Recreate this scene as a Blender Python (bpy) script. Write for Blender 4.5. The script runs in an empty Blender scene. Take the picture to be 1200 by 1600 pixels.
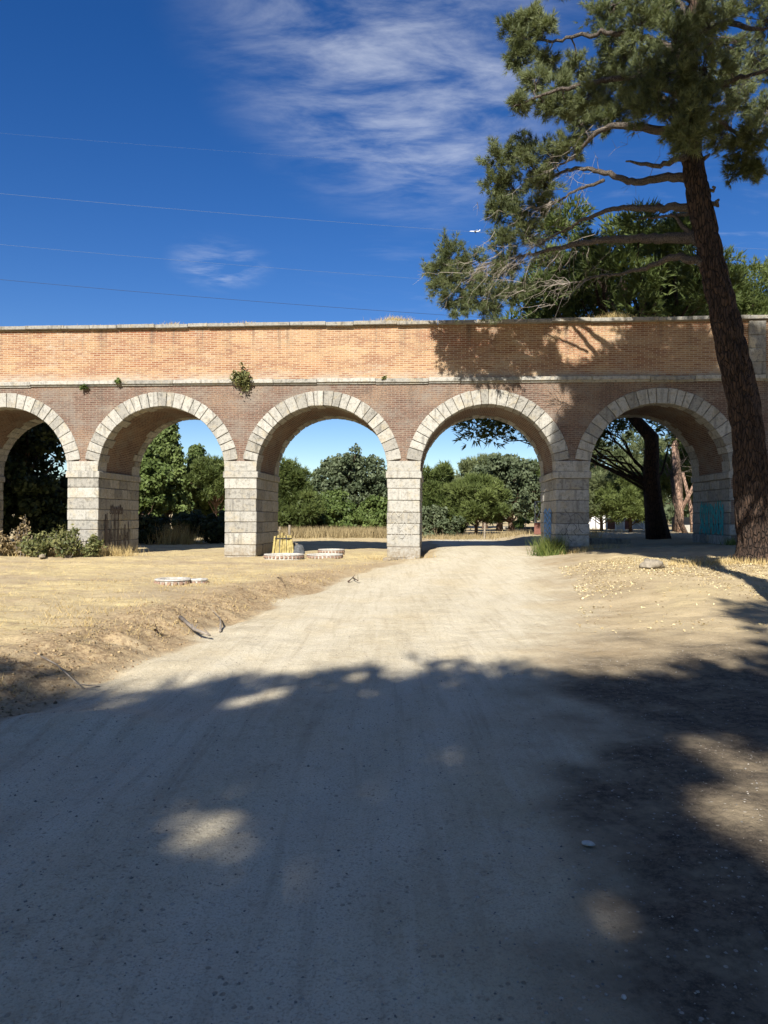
import bpy, bmesh, math, random
import numpy as np
from mathutils import Vector, Matrix, noise as mnoise

random.seed(7)
RNG = np.random.default_rng(11)
S = bpy.context.scene
C = S.collection

# ------------------------------------------------------------------ camera, sky, sun, exposure
CAM_H = 1.55
FPX = 1120.0                                   # focal length in pixels of the 1600 px high photograph
cam_d = bpy.data.cameras.new('camera')
cam_d.sensor_fit = 'VERTICAL'; cam_d.sensor_height = 36.0; cam_d.lens = FPX / 1600 * 36.0
cam_d.clip_start = 0.05; cam_d.clip_end = 20000
cam = bpy.data.objects.new('camera', cam_d); C.objects.link(cam)
cam.matrix_world = (Matrix.Translation((0, 0, CAM_H)) @ Matrix.Rotation(math.radians(90.307), 4, 'X')
                    @ Matrix.Rotation(0.0048, 4, 'Z'))
S.camera = cam

SUN_SX, SUN_TZ = 0.20, 0.70                    # light travels along (SX, 1, -TZ)
sun_el = math.atan2(SUN_TZ, math.hypot(SUN_SX, 1)); sun_az = math.atan2(-SUN_SX, -1)
w = bpy.data.worlds.new('World'); S.world = w; w.use_nodes = True
nt = w.node_tree; nt.nodes.clear()
def wn(t, **k):
    n = nt.nodes.new(t)
    for a, b in k.items(): setattr(n, a, b)
    return n
sky = wn('ShaderNodeTexSky', sky_type='NISHITA', sun_disc=False)
sky.sun_elevation = sun_el; sky.sun_rotation = sun_az
sky.altitude = 650; sky.air_density = 1.0; sky.dust_density = 0.0; sky.ozone_density = 2.0
tc = wn('ShaderNodeTexCoord')
def wmath(op, a, b=None, clamp=False):
    n = wn('ShaderNodeMath', operation=op); n.use_clamp = clamp
    for i, v in enumerate((a, b)):
        if v is None: continue
        if isinstance(v, (int, float)): n.inputs[i].default_value = v
        else: nt.links.new(v, n.inputs[i])
    return n.outputs[0]
def cirrus(scale, stretch, rot, lo, hi, detail=8, dist=0.6):
    # streaky high cloud on a flat layer: direction divided by its height
    mp = wn('ShaderNodeMapping'); mp.inputs['Rotation'].default_value = (0, 0, rot); mp.inputs['Scale'].default_value = (scale, scale * stretch, 1)
    nt.links.new(plane, mp.inputs['Vector'])
    nz = wn('ShaderNodeTexNoise'); nz.inputs['Scale'].default_value = 1.0; nz.inputs['Detail'].default_value = detail
    nz.inputs['Roughness'].default_value = 0.62; nz.inputs['Distortion'].default_value = dist
    nt.links.new(mp.outputs[0], nz.inputs['Vector'])
    mr = wn('ShaderNodeMapRange'); mr.interpolation_type = 'SMOOTHSTEP'
    mr.inputs[1].default_value = lo; mr.inputs[2].default_value = hi
    nt.links.new(nz.outputs['Fac'], mr.inputs[0])
    return mr.outputs[0]
sep = wn('ShaderNodeSeparateXYZ'); nt.links.new(tc.outputs['Generated'], sep.inputs[0])
zc = wmath('MAXIMUM', sep.outputs[2], 0.03)
comb = wn('ShaderNodeCombineXYZ'); nt.links.new(wmath('DIVIDE', sep.outputs[0], zc), comb.inputs[0]); nt.links.new(wmath('DIVIDE', sep.outputs[1], zc), comb.inputs[1])
plane = comb.outputs[0]
def bank(cx, cy, rx, ry, rot=0.0):
    # where a cloud bank lies on that layer
    mp = wn('ShaderNodeMapping'); mp.vector_type = 'TEXTURE'
    mp.inputs['Location'].default_value = (cx, cy, 0); mp.inputs['Rotation'].default_value = (0, 0, rot); mp.inputs['Scale'].default_value = (rx, ry, 1)
    nt.links.new(plane, mp.inputs['Vector'])
    ln = wn('ShaderNodeVectorMath', operation='LENGTH'); nt.links.new(mp.outputs[0], ln.inputs[0])
    mr = wn('ShaderNodeMapRange'); mr.interpolation_type = 'SMOOTHSTEP'
    mr.inputs[1].default_value = 1.0; mr.inputs[2].default_value = 0.15
    nt.links.new(ln.outputs['Value'], mr.inputs[0])
    return mr.outputs[0]
c1 = wmath('MULTIPLY', cirrus(3.6, 2.0, 0.55, 0.30, 0.92, 12, 0.3), bank(0.05, 1.68, 0.54, 0.98, -0.15))
c2 = wmath('MULTIPLY', cirrus(4.0, 1.6, -0.6, 0.38, 0.78, 9, 0.3), bank(-0.66, 2.88, 0.24, 0.4, 0.2))
c3 = wmath('MULTIPLY', cirrus(1.6, 2.2, 0.5, 0.52, 0.85, 8, 0.7), bank(1.6, 3.0, 2.2, 2.0))
c4 = wmath('MULTIPLY', cirrus(1.9, 1.8, 0.5, 0.28, 0.72, 9, 0.3), bank(0.1, 0.1, 1.7, 1.45))   # veil carried on unseen overhead, added to whiten light in the shade
cl = wmath('MULTIPLY', wmath('MAXIMUM', wmath('MAXIMUM', wmath('MAXIMUM', c1, wmath('MULTIPLY', c4, 0.50)), wmath('MULTIPLY', c2, 0.6)), wmath('MULTIPLY', c3, 0.5)), 0.62, True)
mix = wn('ShaderNodeMix', data_type='RGBA'); mix.inputs['B'].default_value = (8.2, 8.6, 9.2, 1)
nt.links.new(cl, mix.inputs['Factor'])
hsv = wn('ShaderNodeHueSaturation'); hsv.inputs['Saturation'].default_value = 1.38; hsv.inputs['Hue'].default_value = 0.515
nt.links.new(sky.outputs[0], hsv.inputs['Color']); nt.links.new(hsv.outputs[0], mix.inputs['A'])
bg = wn('ShaderNodeBackground'); bg.inputs['Strength'].default_value = 0.056
out = wn('ShaderNodeOutputWorld')
nt.links.new(mix.outputs['Result'], bg.inputs['Color']); nt.links.new(bg.outputs[0], out.inputs[0])

sun_d = bpy.data.lights.new('sun', 'SUN'); sun_d.energy = 5.0; sun_d.angle = math.radians(0.53); sun_d.color = (1.0, 0.955, 0.87)
sun = bpy.data.objects.new('sun', sun_d); C.objects.link(sun)
sun.rotation_euler = Vector((SUN_SX, 1, -SUN_TZ)).to_track_quat('-Z', 'Y').to_euler()
sun.location = (-8, -40, 30)
S.view_settings.view_transform = 'Standard'; S.view_settings.look = 'None'; S.view_settings.gamma = 1
S.view_settings.exposure = 1.06
S.cycles.max_bounces = 5; S.cycles.diffuse_bounces = 2; S.cycles.glossy_bounces = 1; S.cycles.transmission_bounces = 3
S.cycles.use_adaptive_sampling = True; S.cycles.adaptive_threshold = 0.02

# ------------------------------------------------------------------ small tools
def tag(o, label=None, cat=None, group=None, kind=None):
    if label: o['label'] = label
    if cat: o['category'] = cat
    if group: o['group'] = group
    if kind: o['kind'] = kind
    return o
def empty(name, loc=(0, 0, 0), rz=0.0, parent=None):
    o = bpy.data.objects.new(name, None); C.objects.link(o); o.location = loc; o.rotation_euler = (0, 0, rz)
    o.empty_display_size = 0.2
    if parent: o.parent = parent
    return o
def link(name, me, mat, parent=None, smooth=False):
    if mat and not me.materials: me.materials.append(mat)
    if smooth:
        me.polygons.foreach_set('use_smooth', np.ones(len(me.polygons), bool))
    o = bpy.data.objects.new(name, me); C.objects.link(o)
    if parent: o.parent = parent
    return o
def np_mesh(name, V, F, attrs=None):
    """V (n,3); F (m,k) one polygon size; attrs {name: per-vertex float array or (n,3)}"""
    V = np.asarray(V, np.float32); F = np.asarray(F, np.int32)
    me = bpy.data.meshes.new(name); k = F.shape[1]
    me.vertices.add(len(V)); me.vertices.foreach_set('co', V.ravel())
    me.loops.add(F.size); me.loops.foreach_set('vertex_index', F.ravel())
    me.polygons.add(len(F)); me.polygons.foreach_set('loop_start', np.arange(0, F.size, k, dtype=np.int32))
    me.update(calc_edges=True)
    for an, av in (attrs or {}).items():
        av = np.asarray(av, np.float32)
        if av.ndim == 1:
            a = me.attributes.new(an, 'FLOAT', 'POINT'); a.data.foreach_set('value', av)
        else:
            a = me.attributes.new(an, 'FLOAT_VECTOR', 'POINT'); a.data.foreach_set('vector', av.ravel())
    return me
class MB:
    def __init__(s): s.v = []; s.f = []
    def add(s, vs, fs):
        o = len(s.v); s.v += [tuple(p) for p in vs]; s.f += [tuple(i + o for i in f) for f in fs]; return s
    def box(s, a, b, M=None):
        (x0, y0, z0), (x1, y1, z1) = a, b
        vs = [(x0, y0, z0), (x1, y0, z0), (x1, y1, z0), (x0, y1, z0), (x0, y0, z1), (x1, y0, z1), (x1, y1, z1), (x0, y1, z1)]
        if M: vs = [M @ Vector(p) for p in vs]
        return s.add(vs, [(3, 2, 1, 0), (4, 5, 6, 7), (0, 1, 5, 4), (1, 2, 6, 5), (2, 3, 7, 6), (3, 0, 4, 7)])
    def tube(s, pts, rad, n=6, cap=True):
        pts = [Vector(p) for p in pts]; m = len(pts)
        if not hasattr(rad, '__len__'): rad = [rad] * m
        ref = None; vs = []; fs = []
        for i, p in enumerate(pts):
            t = (pts[min(i + 1, m - 1)] - pts[max(i - 1, 0)])
            t = t.normalized() if t.length > 1e-9 else Vector((0, 0, 1))
            if ref is None: ref = t.orthogonal().normalized()
            ref = (ref - t * ref.dot(t)); ref = ref.normalized() if ref.length > 1e-6 else t.orthogonal().normalized()
            b = t.cross(ref)
            for k in range(n):
                a = 2 * math.pi * k / n
                vs.append(p + (ref * math.cos(a) + b * math.sin(a)) * rad[i])
        for i in range(m - 1):
            for k in range(n):
                k2 = (k + 1) % n
                fs.append((i * n + k, i * n + k2, (i + 1) * n + k2, (i + 1) * n + k))
        if cap:
            fs.append(tuple(reversed(range(n)))); fs.append(tuple((m - 1) * n + k for k in range(n)))
        return s.add(vs, fs)
    def prism(s, poly, d0, d1, fn):
        """poly = 2D points (counter-clockwise); fn(a, b, d) -> 3D"""
        n = len(poly)
        vs = [fn(a, b, d0) for a, b in poly] + [fn(a, b, d1) for a, b in poly]
        fs = [tuple(range(n)), tuple(reversed(range(n, 2 * n)))] + [(i, i + n, (i + 1) % n + n, (i + 1) % n) for i in range(n)]
        return s.add(vs, fs)
    def mesh(s, name, bevel=0.0, jitter=0.0):
        me = bpy.data.meshes.new(name); me.from_pydata(s.v, [], s.f)
        bm = bmesh.new(); bm.from_mesh(me)
        bmesh.ops.recalc_face_normals(bm, faces=bm.faces)
        if bevel:
            bmesh.ops.bevel(bm, geom=[e for e in bm.edges], offset=bevel, segments=1, affect='EDGES', clamp_overlap=True)
        if jitter:
            for v in bm.verts: v.co += Vector((random.uniform(-1, 1), random.uniform(-1, 1), random.uniform(-1, 1))) * jitter
        bm.to_mesh(me); bm.free(); return me
    def build(s, name, mat, parent=None, bevel=0.0, jitter=0.0, smooth=False):
        return link(name, s.mesh(name, bevel, jitter), mat, parent, smooth)

def vnoise(x, y, seed=0):
    xi = np.floor(x).astype(np.int64); yi = np.floor(y).astype(np.int64); fx = x - xi; fy = y - yi
    fx = fx * fx * (3 - 2 * fx); fy = fy * fy * (3 - 2 * fy)
    def h(a, b):
        n = (a * 374761393 + b * 668265263 + seed * 1442695041) & 0xffffffff
        n = ((n ^ (n >> 13)) * 1274126177) & 0xffffffff
        return ((n ^ (n >> 16)) & 0xffff) / 65535.0
    return (h(xi, yi) * (1 - fx) + h(xi + 1, yi) * fx) * (1 - fy) + (h(xi, yi + 1) * (1 - fx) + h(xi + 1, yi + 1) * fx) * fy
def fbm(x, y, seed=0, oct=4):
    s = 0; a = 0.5
    for i in range(oct):
        s = s + a * (vnoise(x, y, seed + i * 17) - 0.5); x = x * 2.03; y = y * 2.03; a *= 0.5
    return s
def sstep(a, b, x):
    t = np.clip((x - a) / (b - a), 0, 1); return t * t * (3 - 2 * t)
def unit(v): return v / np.maximum(np.linalg.norm(v, axis=-1, keepdims=True), 1e-9)
def at(px, py, D):
    """a point at distance D in front of the viewpoint, from its place in the photograph"""
    return Vector(((px - 600) / FPX * D, D, CAM_H + (806 - py) / FPX * D))

# ------------------------------------------------------------------ materials
def new_mat(name):
    m = bpy.data.materials.new(name); m.use_nodes = True; t = m.node_tree; t.nodes.clear()
    o = t.nodes.new('ShaderNodeOutputMaterial'); p = t.nodes.new('ShaderNodeBsdfPrincipled')
    p.inputs['Specular IOR Level'].default_value = 0.25
    t.links.new(p.outputs[0], o.inputs[0]); return m, t, p, o
class NT:
    def __init__(s, t): s.t = t
    def n(s, ty, **k):
        x = s.t.nodes.new(ty)
        for a, b in k.items(): setattr(x, a, b)
        return x
    def l(s, a, b): s.t.links.new(a, b)
    def noise(s, vec, scale, detail=5, rough=0.55, dist=0.0):
        x = s.n('ShaderNodeTexNoise'); x.inputs['Scale'].default_value = scale; x.inputs['Detail'].default_value = detail
        x.inputs['Roughness'].default_value = rough; x.inputs['Distortion'].default_value = dist
        if vec is not None: s.l(vec, x.inputs['Vector'])
        return x.outputs['Fac']
    def vor(s, vec, scale, feat='F1', out='Distance', rnd=1.0):
        x = s.n('ShaderNodeTexVoronoi', feature=feat); x.inputs['Scale'].default_value = scale; x.inputs['Randomness'].default_value = rnd
        if vec is not None: s.l(vec, x.inputs['Vector'])
        return x.outputs[out]
    def map(s, vec, sc=(1, 1, 1), loc=(0, 0, 0), rot=(0, 0, 0)):
        x = s.n('ShaderNodeMapping'); x.inputs['Scale'].default_value = sc; x.inputs['Location'].default_value = loc; x.inputs['Rotation'].default_value = rot
        s.l(vec, x.inputs['Vector']); return x.outputs[0]
    def rng(s, v, a, b, c=0.0, d=1.0, smooth=True):
        x = s.n('ShaderNodeMapRange'); x.interpolation_type = 'SMOOTHSTEP' if smooth else 'LINEAR'
        for i, q in zip((1, 2, 3, 4), (a, b, c, d)): x.inputs[i].default_value = q
        s.l(v, x.inputs[0]); return x.outputs[0]
    def m(s, op, a, b=None, clamp=False):
        x = s.n('ShaderNodeMath', operation=op); x.use_clamp = clamp
        for i, v in enumerate((a, b)):
            if v is None: continue
            if isinstance(v, (int, float)): x.inputs[i].default_value = v
            else: s.l(v, x.inputs[i])
        return x.outputs[0]
    def mix(s, f, a, b, blend='MIX'):
        x = s.n('ShaderNodeMix', data_type='RGBA', blend_type=blend)
        for k, v in (('Factor', f), ('A', a), ('B', b)):
            if isinstance(v, (int, float)): x.inputs[k].default_value = v
            elif isinstance(v, tuple): x.inputs[k].default_value = (*v, 1) if len(v) == 3 else v
            else: s.l(v, x.inputs[k])
        return x.outputs['Result']
    def attr(s, name, out='Fac'):
        x = s.n('ShaderNodeAttribute'); x.attribute_name = name; return x.outputs[out]
    def bump(s, h, strength=0.5, dist=0.02, prev=None):
        x = s.n('ShaderNodeBump'); x.inputs['Strength'].default_value = strength; x.inputs['Distance'].default_value = dist
        s.l(h, x.inputs['Height'])
        if prev is not None: s.l(prev, x.inputs['Normal'])
        return x.outputs[0]
    def tex(s, which='Object'): return s.n('ShaderNodeTexCoord').outputs[which]
    def pos(s): return s.n('ShaderNodeNewGeometry').outputs['Position']
    def rand(s): return s.n('ShaderNodeObjectInfo').outputs['Random']

ALB = 0.73                                     # overall reflectance of earth, brick and stone
def mat_simple(name, col, rough=0.8, var=0.25, scale=6.0, metal=0.0, bump=0.0, var2=None):
    m, t, p, o = new_mat(name); q = NT(t); v = q.tex()
    n = q.noise(v, scale, 6)
    col = tuple(c * 0.8 for c in col); c2 = tuple(c * 0.8 for c in var2) if var2 else tuple(c * (1 - var) for c in col)
    q.l(q.mix(q.rng(n, 0.35, 0.65), col, c2), p.inputs['Base Color'])
    p.inputs['Roughness'].default_value = rough; p.inputs['Metallic'].default_value = metal
    if bump: q.l(q.bump(n, bump, 0.02), p.inputs['Normal'])
    return m

def mat_brick():
    m, t, p, o = new_mat('weathered_brick'); q = NT(t)
    uv = q.attr('buv', 'Vector'); obj = q.tex()
    sx = q.n('ShaderNodeSeparateXYZ'); q.l(obj, sx.inputs[0]); Z = sx.outputs[2]
    wob = q.n('ShaderNodeVectorMath', operation='ADD')
    wn_ = q.n('ShaderNodeTexNoise'); wn_.inputs['Scale'].default_value = 1.3; q.l(uv, wn_.inputs['Vector'])
    sc = q.n('ShaderNodeVectorMath', operation='SCALE'); sc.inputs['Scale'].default_value = 0.05; q.l(wn_.outputs['Color'], sc.inputs[0])
    q.l(uv, wob.inputs[0]); q.l(sc.outputs[0], wob.inputs[1])
    b = q.n('ShaderNodeTexBrick'); b.offset = 0.5
    for k, v in (('Scale', 1.0), ('Mortar Size', 0.011), ('Mortar Smooth', 0.35), ('Bias', 0.0), ('Brick Width', 0.27), ('Row Height', 0.068)):
        b.inputs[k].default_value = v
    b.inputs['Color1'].default_value = (0, 0, 0, 1); b.inputs['Color2'].default_value = (1, 1, 1, 1); b.inputs['Mortar'].default_value = (0.5, 0.5, 0.5, 1)
    q.l(wob.outputs[0], b.inputs['Vector'])
    one = b.outputs['Color']; mort = b.outputs['Fac']
    big = q.noise(q.map(uv, (0.30, 0.75, 1)), 1.0, 6, 0.62, 0.4)
    mid = q.noise(q.map(uv, (1.0, 2.1, 1), (7, 3, 0)), 1.0, 6, 0.65)
    # fired clay: ochre, orange and red bricks in drifts
    col = q.mix(q.rng(one, 0.1, 0.9, smooth=False), (0.44, 0.245, 0.130), (0.285, 0.115, 0.060))
    col = q.mix(q.rng(mid, 0.46, 0.66), col, (0.49, 0.315, 0.165))
    col = q.mix(q.rng(big, 0.49, 0.66, 0.0, 0.85), col, (0.33, 0.115, 0.058))
    fine = q.noise(uv, 22.0, 4, 0.7)
    col = q.mix(q.rng(fine, 0.48, 0.68, 0, 0.65), col, (0.19, 0.095, 0.06))
    drift = q.noise(q.map(uv, (0.16, 0.45, 1), (31, 2, 0)), 1.0, 5, 0.7, 0.8)
    col = q.mix(q.rng(drift, 0.38, 0.54, 0.5, 0.0), col, (0.55, 0.36, 0.20))
    drift2 = q.noise(q.map(uv, (0.4, 1.6, 1), (13, 8, 0)), 1.0, 7, 0.7, 0.6)
    col = q.mix(q.rng(drift2, 0.54, 0.68, 0, 0.75), col, (0.26, 0.10, 0.055))
    col = q.mix(q.m('MULTIPLY', q.rng(one, 0.55, 0.95, smooth=False), 0.55), col, (0.27, 0.115, 0.065))
    col = q.mix(q.rng(fine, 0.50, 0.66, 0, 0.5), col, (0.20, 0.10, 0.062))
    # lower zone between the arches: greyer, older brick
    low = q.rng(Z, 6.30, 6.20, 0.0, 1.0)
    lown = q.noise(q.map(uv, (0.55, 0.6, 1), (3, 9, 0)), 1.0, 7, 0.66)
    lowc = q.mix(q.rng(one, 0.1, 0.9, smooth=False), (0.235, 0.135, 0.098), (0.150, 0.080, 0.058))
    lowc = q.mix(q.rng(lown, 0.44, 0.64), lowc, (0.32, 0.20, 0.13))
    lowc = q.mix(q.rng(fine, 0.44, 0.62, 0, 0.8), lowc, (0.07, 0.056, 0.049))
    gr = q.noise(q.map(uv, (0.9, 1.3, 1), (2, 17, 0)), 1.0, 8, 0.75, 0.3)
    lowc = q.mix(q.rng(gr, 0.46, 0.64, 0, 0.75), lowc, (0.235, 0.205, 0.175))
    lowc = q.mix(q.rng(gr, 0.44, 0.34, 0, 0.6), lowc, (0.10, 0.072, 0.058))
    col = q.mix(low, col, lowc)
    # lime mortar and bloom
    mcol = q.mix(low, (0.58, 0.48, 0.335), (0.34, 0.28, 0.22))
    col = q.mix(q.m('MULTIPLY', mort, 0.85), col, mcol)
    bloom = q.m('ADD', q.m('MULTIPLY', q.noise(q.map(uv, (0.55, 1.1, 1), (21, 5, 0)), 1.0, 8, 0.7, 0.5), 0.62), q.m('MULTIPLY', q.noise(q.map(uv, (5.0, 9.0, 1)), 1.0, 5, 0.75), 0.40))
    col = q.mix(q.m('MULTIPLY', q.rng(bloom, 0.52, 0.72, 0, 0.75), q.m('SUBTRACT', 1.0, q.m('MULTIPLY', low, 0.45))), col, (0.56, 0.48, 0.36))
    band = q.m('MULTIPLY', q.rng(Z, 6.75, 6.35), q.m('SUBTRACT', 1.0, low))
    col = q.mix(q.m('MULTIPLY', band, q.rng(bloom, 0.40, 0.60, 0, 0.8)), col, (0.50, 0.44, 0.35))
    # dark runs below the coping and the string course, grown-in grime
    st = q.noise(q.map(uv, (2.2, 0.12, 1), (4, 0, 0)), 1.0, 4, 0.6)
    run = q.m('MULTIPLY', q.rng(st, 0.50, 0.66), q.rng(Z, 6.9, 8.2))
    st2 = q.noise(q.map(uv, (1.5, 0.18, 1), (9, 0, 0)), 1.0, 5, 0.6)
    run2 = q.m('MULTIPLY', q.m('MULTIPLY', q.rng(st2, 0.50, 0.70), low), q.rng(Z, 4.4, 6.1))
    run = q.m('MULTIPLY', q.m('MAXIMUM', run, run2), q.rng(fine, 0.3, 0.55))
    col = q.mix(q.m('MULTIPLY', run, 0.75), col, (0.12, 0.10, 0.085))
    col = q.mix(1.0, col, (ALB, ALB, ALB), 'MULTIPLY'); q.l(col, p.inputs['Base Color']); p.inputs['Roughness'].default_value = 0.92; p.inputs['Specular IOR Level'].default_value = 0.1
    h = q.m('SUBTRACT', q.m('MULTIPLY', fine, 0.6), mort)
    n1 = q.bump(h, 0.8, 0.012); n2 = q.bump(q.m('MULTIPLY', mid, 1.0), 0.45, 0.06, n1)
    q.l(n2, p.inputs['Normal']); return m

def mat_stone(name, base, dark, amt=0.6, ochre=(0.46, 0.37, 0.22)):
    m, t, p, o = new_mat(name); q = NT(t); P = q.pos(); r = q.rand()
    off = q.n('ShaderNodeCombineXYZ'); q.l(q.m('MULTIPLY', r, 40.0), off.inputs[0]); q.l(q.m('MULTIPLY', r, 17.0), off.inputs[2])
    ad = q.n('ShaderNodeVectorMath', operation='ADD'); q.l(P, ad.inputs[0]); q.l(off.outputs[0], ad.inputs[1]); v = ad.outputs[0]
    big = q.noise(v, 2.2, 7, 0.65, 0.5); mid = q.noise(v, 9.0, 7, 0.7); fin = q.noise(v, 42.0, 5, 0.7)
    col = q.mix(q.rng(r, 0, 1, 0.0, 0.55, False), base, tuple(c * 0.72 for c in base))
    col = q.mix(q.rng(big, 0.48, 0.68, 0, 0.5), col, ochre)
    col = q.mix(q.rng(mid, 0.47, 0.68, 0, amt), col, dark)
    col = q.mix(q.rng(fin, 0.52, 0.70, 0, 0.7), col, tuple(c * 0.55 for c in dark))
    strk = q.noise(q.map(v, (7, 7, 0.55)), 1.0, 5, 0.6)
    col = q.mix(q.rng(strk, 0.52, 0.70, 0, 0.6), col, tuple(c * 0.75 for c in dark))
    sz = q.n('ShaderNodeSeparateXYZ'); q.l(P, sz.inputs[0])
    col = q.mix(q.m('MULTIPLY', q.rng(sz.outputs[2], 0.75, 0.05), q.rng(mid, 0.35, 0.6, 0.2, 0.8)), col, (0.30, 0.235, 0.155))
    col = q.mix(1.0, col, (ALB, ALB, ALB), 'MULTIPLY'); q.l(col, p.inputs['Base Color']); p.inputs['Roughness'].default_value = 0.9; p.inputs['Specular IOR Level'].default_value = 0.15
    pit = q.vor(v, 26.0)
    h = q.m('ADD', q.m('MULTIPLY', mid, 1.0), q.m('ADD', q.m('MULTIPLY', fin, 0.5), q.m('MULTIPLY', q.rng(pit, 0.0, 0.3), 0.35)))
    q.l(q.bump(h, 0.75, 0.03), p.inputs['Normal']); return m

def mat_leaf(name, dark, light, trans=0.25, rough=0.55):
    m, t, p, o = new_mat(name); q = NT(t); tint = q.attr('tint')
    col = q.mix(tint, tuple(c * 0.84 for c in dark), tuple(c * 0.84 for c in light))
    q.l(col, p.inputs['Base Color']); p.inputs['Roughness'].default_value = rough; p.inputs['Specular IOR Level'].default_value = 0.2
    tr = q.n('ShaderNodeBsdfTranslucent'); q.l(q.mix(1.0, col, (1.0, 1.0, 0.5), 'MULTIPLY'), tr.inputs['Color'])
    ms = q.n('ShaderNodeMixShader'); ms.inputs[0].default_value = trans
    q.l(p.outputs[0], ms.inputs[1]); q.l(tr.outputs[0], ms.inputs[2]); q.l(ms.outputs[0], o.inputs[0]); return m

def mat_bark(name, c1, c2, c3, zs=0.22, scale=17.0):
    m, t, p, o = new_mat(name); q = NT(t); P = q.pos(); v = q.map(P, (1, 1, zs))
    cr = q.vor(v, scale, 'DISTANCE_TO_EDGE'); cell = q.vor(v, scale, 'F1', 'Color'); n = q.noise(P, 14, 6, 0.7)
    sep_ = q.n('ShaderNodeSeparateColor'); q.l(cell, sep_.inputs[0])
    col = q.mix(sep_.outputs[0], c1, c2); col = q.mix(q.rng(n, 0.45, 0.7, 0, 0.6), col, c3)
    col = q.mix(q.rng(cr, 0.10, 0.0), col, tuple(c * 0.35 for c in c3))
    q.l(col, p.inputs['Base Color']); p.inputs['Roughness'].default_value = 0.9
    h = q.m('ADD', q.rng(cr, 0.0, 0.16), q.m('MULTIPLY', n, 0.8))
    q.l(q.bump(h, 1.0, 0.05), p.inputs['Normal']); return m

def mat_ground():
    m, t, p, o = new_mat('earth_and_gravel'); q = NT(t); P = q.pos()
    rut = q.attr('rut')
    road, straw, bank_, dark_ground = q.attr('road'), q.attr('straw'), q.attr('bank'), q.attr('dark_ground')
    big = q.noise(P, 0.35, 6, 0.6); mid = q.noise(P, 2.3, 7, 0.65); fin = q.noise(P, 17.0, 6, 0.7); grit = q.noise(P, 85.0, 4, 0.7)
    # bare trodden soil
    soil = q.mix(q.rng(mid, 0.35, 0.65), (0.50, 0.395, 0.25), (0.39, 0.295, 0.175))
    soil = q.mix(q.rng(big, 0.42, 0.62, 0, 0.6), soil, (0.55, 0.44, 0.27))
    # straw-covered field
    sn = q.noise(q.map(P, (1.6, 4.0, 1)), 1.4, 8, 0.72, 0.4)
    strw = q.mix(q.rng(sn, 0.35, 0.62), (0.48, 0.365, 0.20), (0.72, 0.585, 0.30))
    col = q.mix(q.m('MULTIPLY', straw, q.rng(sn, 0.30, 0.52)), soil, strw)
    # dug bank
    bk = q.mix(q.rng(fin, 0.38, 0.62), (0.24, 0.16, 0.09), (0.50, 0.37, 0.21))
    col = q.mix(q.m('MULTIPLY', bank_, q.rng(mid, 0.30, 0.55, 0.55, 1.0)), col, bk)
    # pale gravel of the track
    gv = q.mix(q.rng(mid, 0.30, 0.70), (0.67, 0.59, 0.43), (0.57, 0.495, 0.35))
    gv = q.mix(q.rng(fin, 0.50, 0.72, 0, 0.45), gv, (0.40, 0.335, 0.235))
    gv = q.mix(q.rng(big, 0.45, 0.62, 0, 0.45), gv, (0.64, 0.52, 0.32))
    spk = q.noise(P, 6.5, 7, 0.75)
    gv = q.mix(q.rng(spk, 0.50, 0.68, 0, 0.5), gv, (0.44, 0.35, 0.225))
    gv = q.mix(q.m('MULTIPLY', rut, q.rng(mid, 0.25, 0.6)), gv, (0.72, 0.645, 0.49))
    trk = q.noise(q.map(P, (9.0, 0.55, 1), rot=(0, 0, -0.10)), 1.0, 5, 0.65, 0.3)
    gv = q.mix(q.rng(trk, 0.50, 0.66, 0, 0.38), gv, (0.43, 0.355, 0.245))
    gv = q.mix(q.rng(trk, 0.46, 0.34, 0, 0.35), gv, (0.74, 0.665, 0.51))
    col = q.mix(road, col, gv)
    # dark brown soil near right, tree shade painted in by the last arch
    dark_col = q.mix(q.rng(fin, 0.35, 0.65), (0.07, 0.058, 0.045), (0.19, 0.15, 0.105))
    col = q.mix(q.m('MULTIPLY', dark_ground, q.rng(mid, 0.22, 0.60, 0.45, 1.0)), col, dark_col)
    # single grains, dark and pale
    vs = q.n('ShaderNodeTexVoronoi'); vs.inputs['Scale'].default_value = 38.0; q.l(P, vs.inputs['Vector'])
    sc_ = q.n('ShaderNodeSeparateColor'); q.l(vs.outputs['Color'], sc_.inputs[0])
    dk = q.m('MULTIPLY', q.rng(sc_.outputs[0], 0.90, 0.92), q.rng(vs.outputs['Distance'], 0.42, 0.30))
    lt = q.m('MULTIPLY', q.rng(sc_.outputs[1], 0.93, 0.95), q.rng(vs.outputs['Distance'], 0.36, 0.24))
    col = q.mix(q.m('MULTIPLY', q.m('MULTIPLY', dk, q.rng(mid, 0.42, 0.6)), 0.5), col, (0.12, 0.10, 0.08)); col = q.mix(q.m('MULTIPLY', lt, 0.55), col, (0.60, 0.55, 0.46))
    col = q.mix(q.rng(grit, 0.46, 0.70, 0, 0.55), col, (0.25, 0.20, 0.135))
    col = q.mix(1.0, col, (ALB * 1.1, ALB * 1.1, ALB * 1.1), 'MULTIPLY'); q.l(col, p.inputs['Base Color']); p.inputs['Roughness'].default_value = 0.95; p.inputs['Specular IOR Level'].default_value = 0.1
    h = q.m('ADD', q.m('MULTIPLY', fin, 1.0), q.m('MULTIPLY', grit, 0.35))
    h = q.m('ADD', h, q.m('MULTIPLY', q.m('MAXIMUM', dk, lt), 0.5))
    n1 = q.bump(h, 0.55, 0.03); n2 = q.bump(mid, 0.5, 0.06, n1); q.l(n2, p.inputs['Normal']); return m

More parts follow.
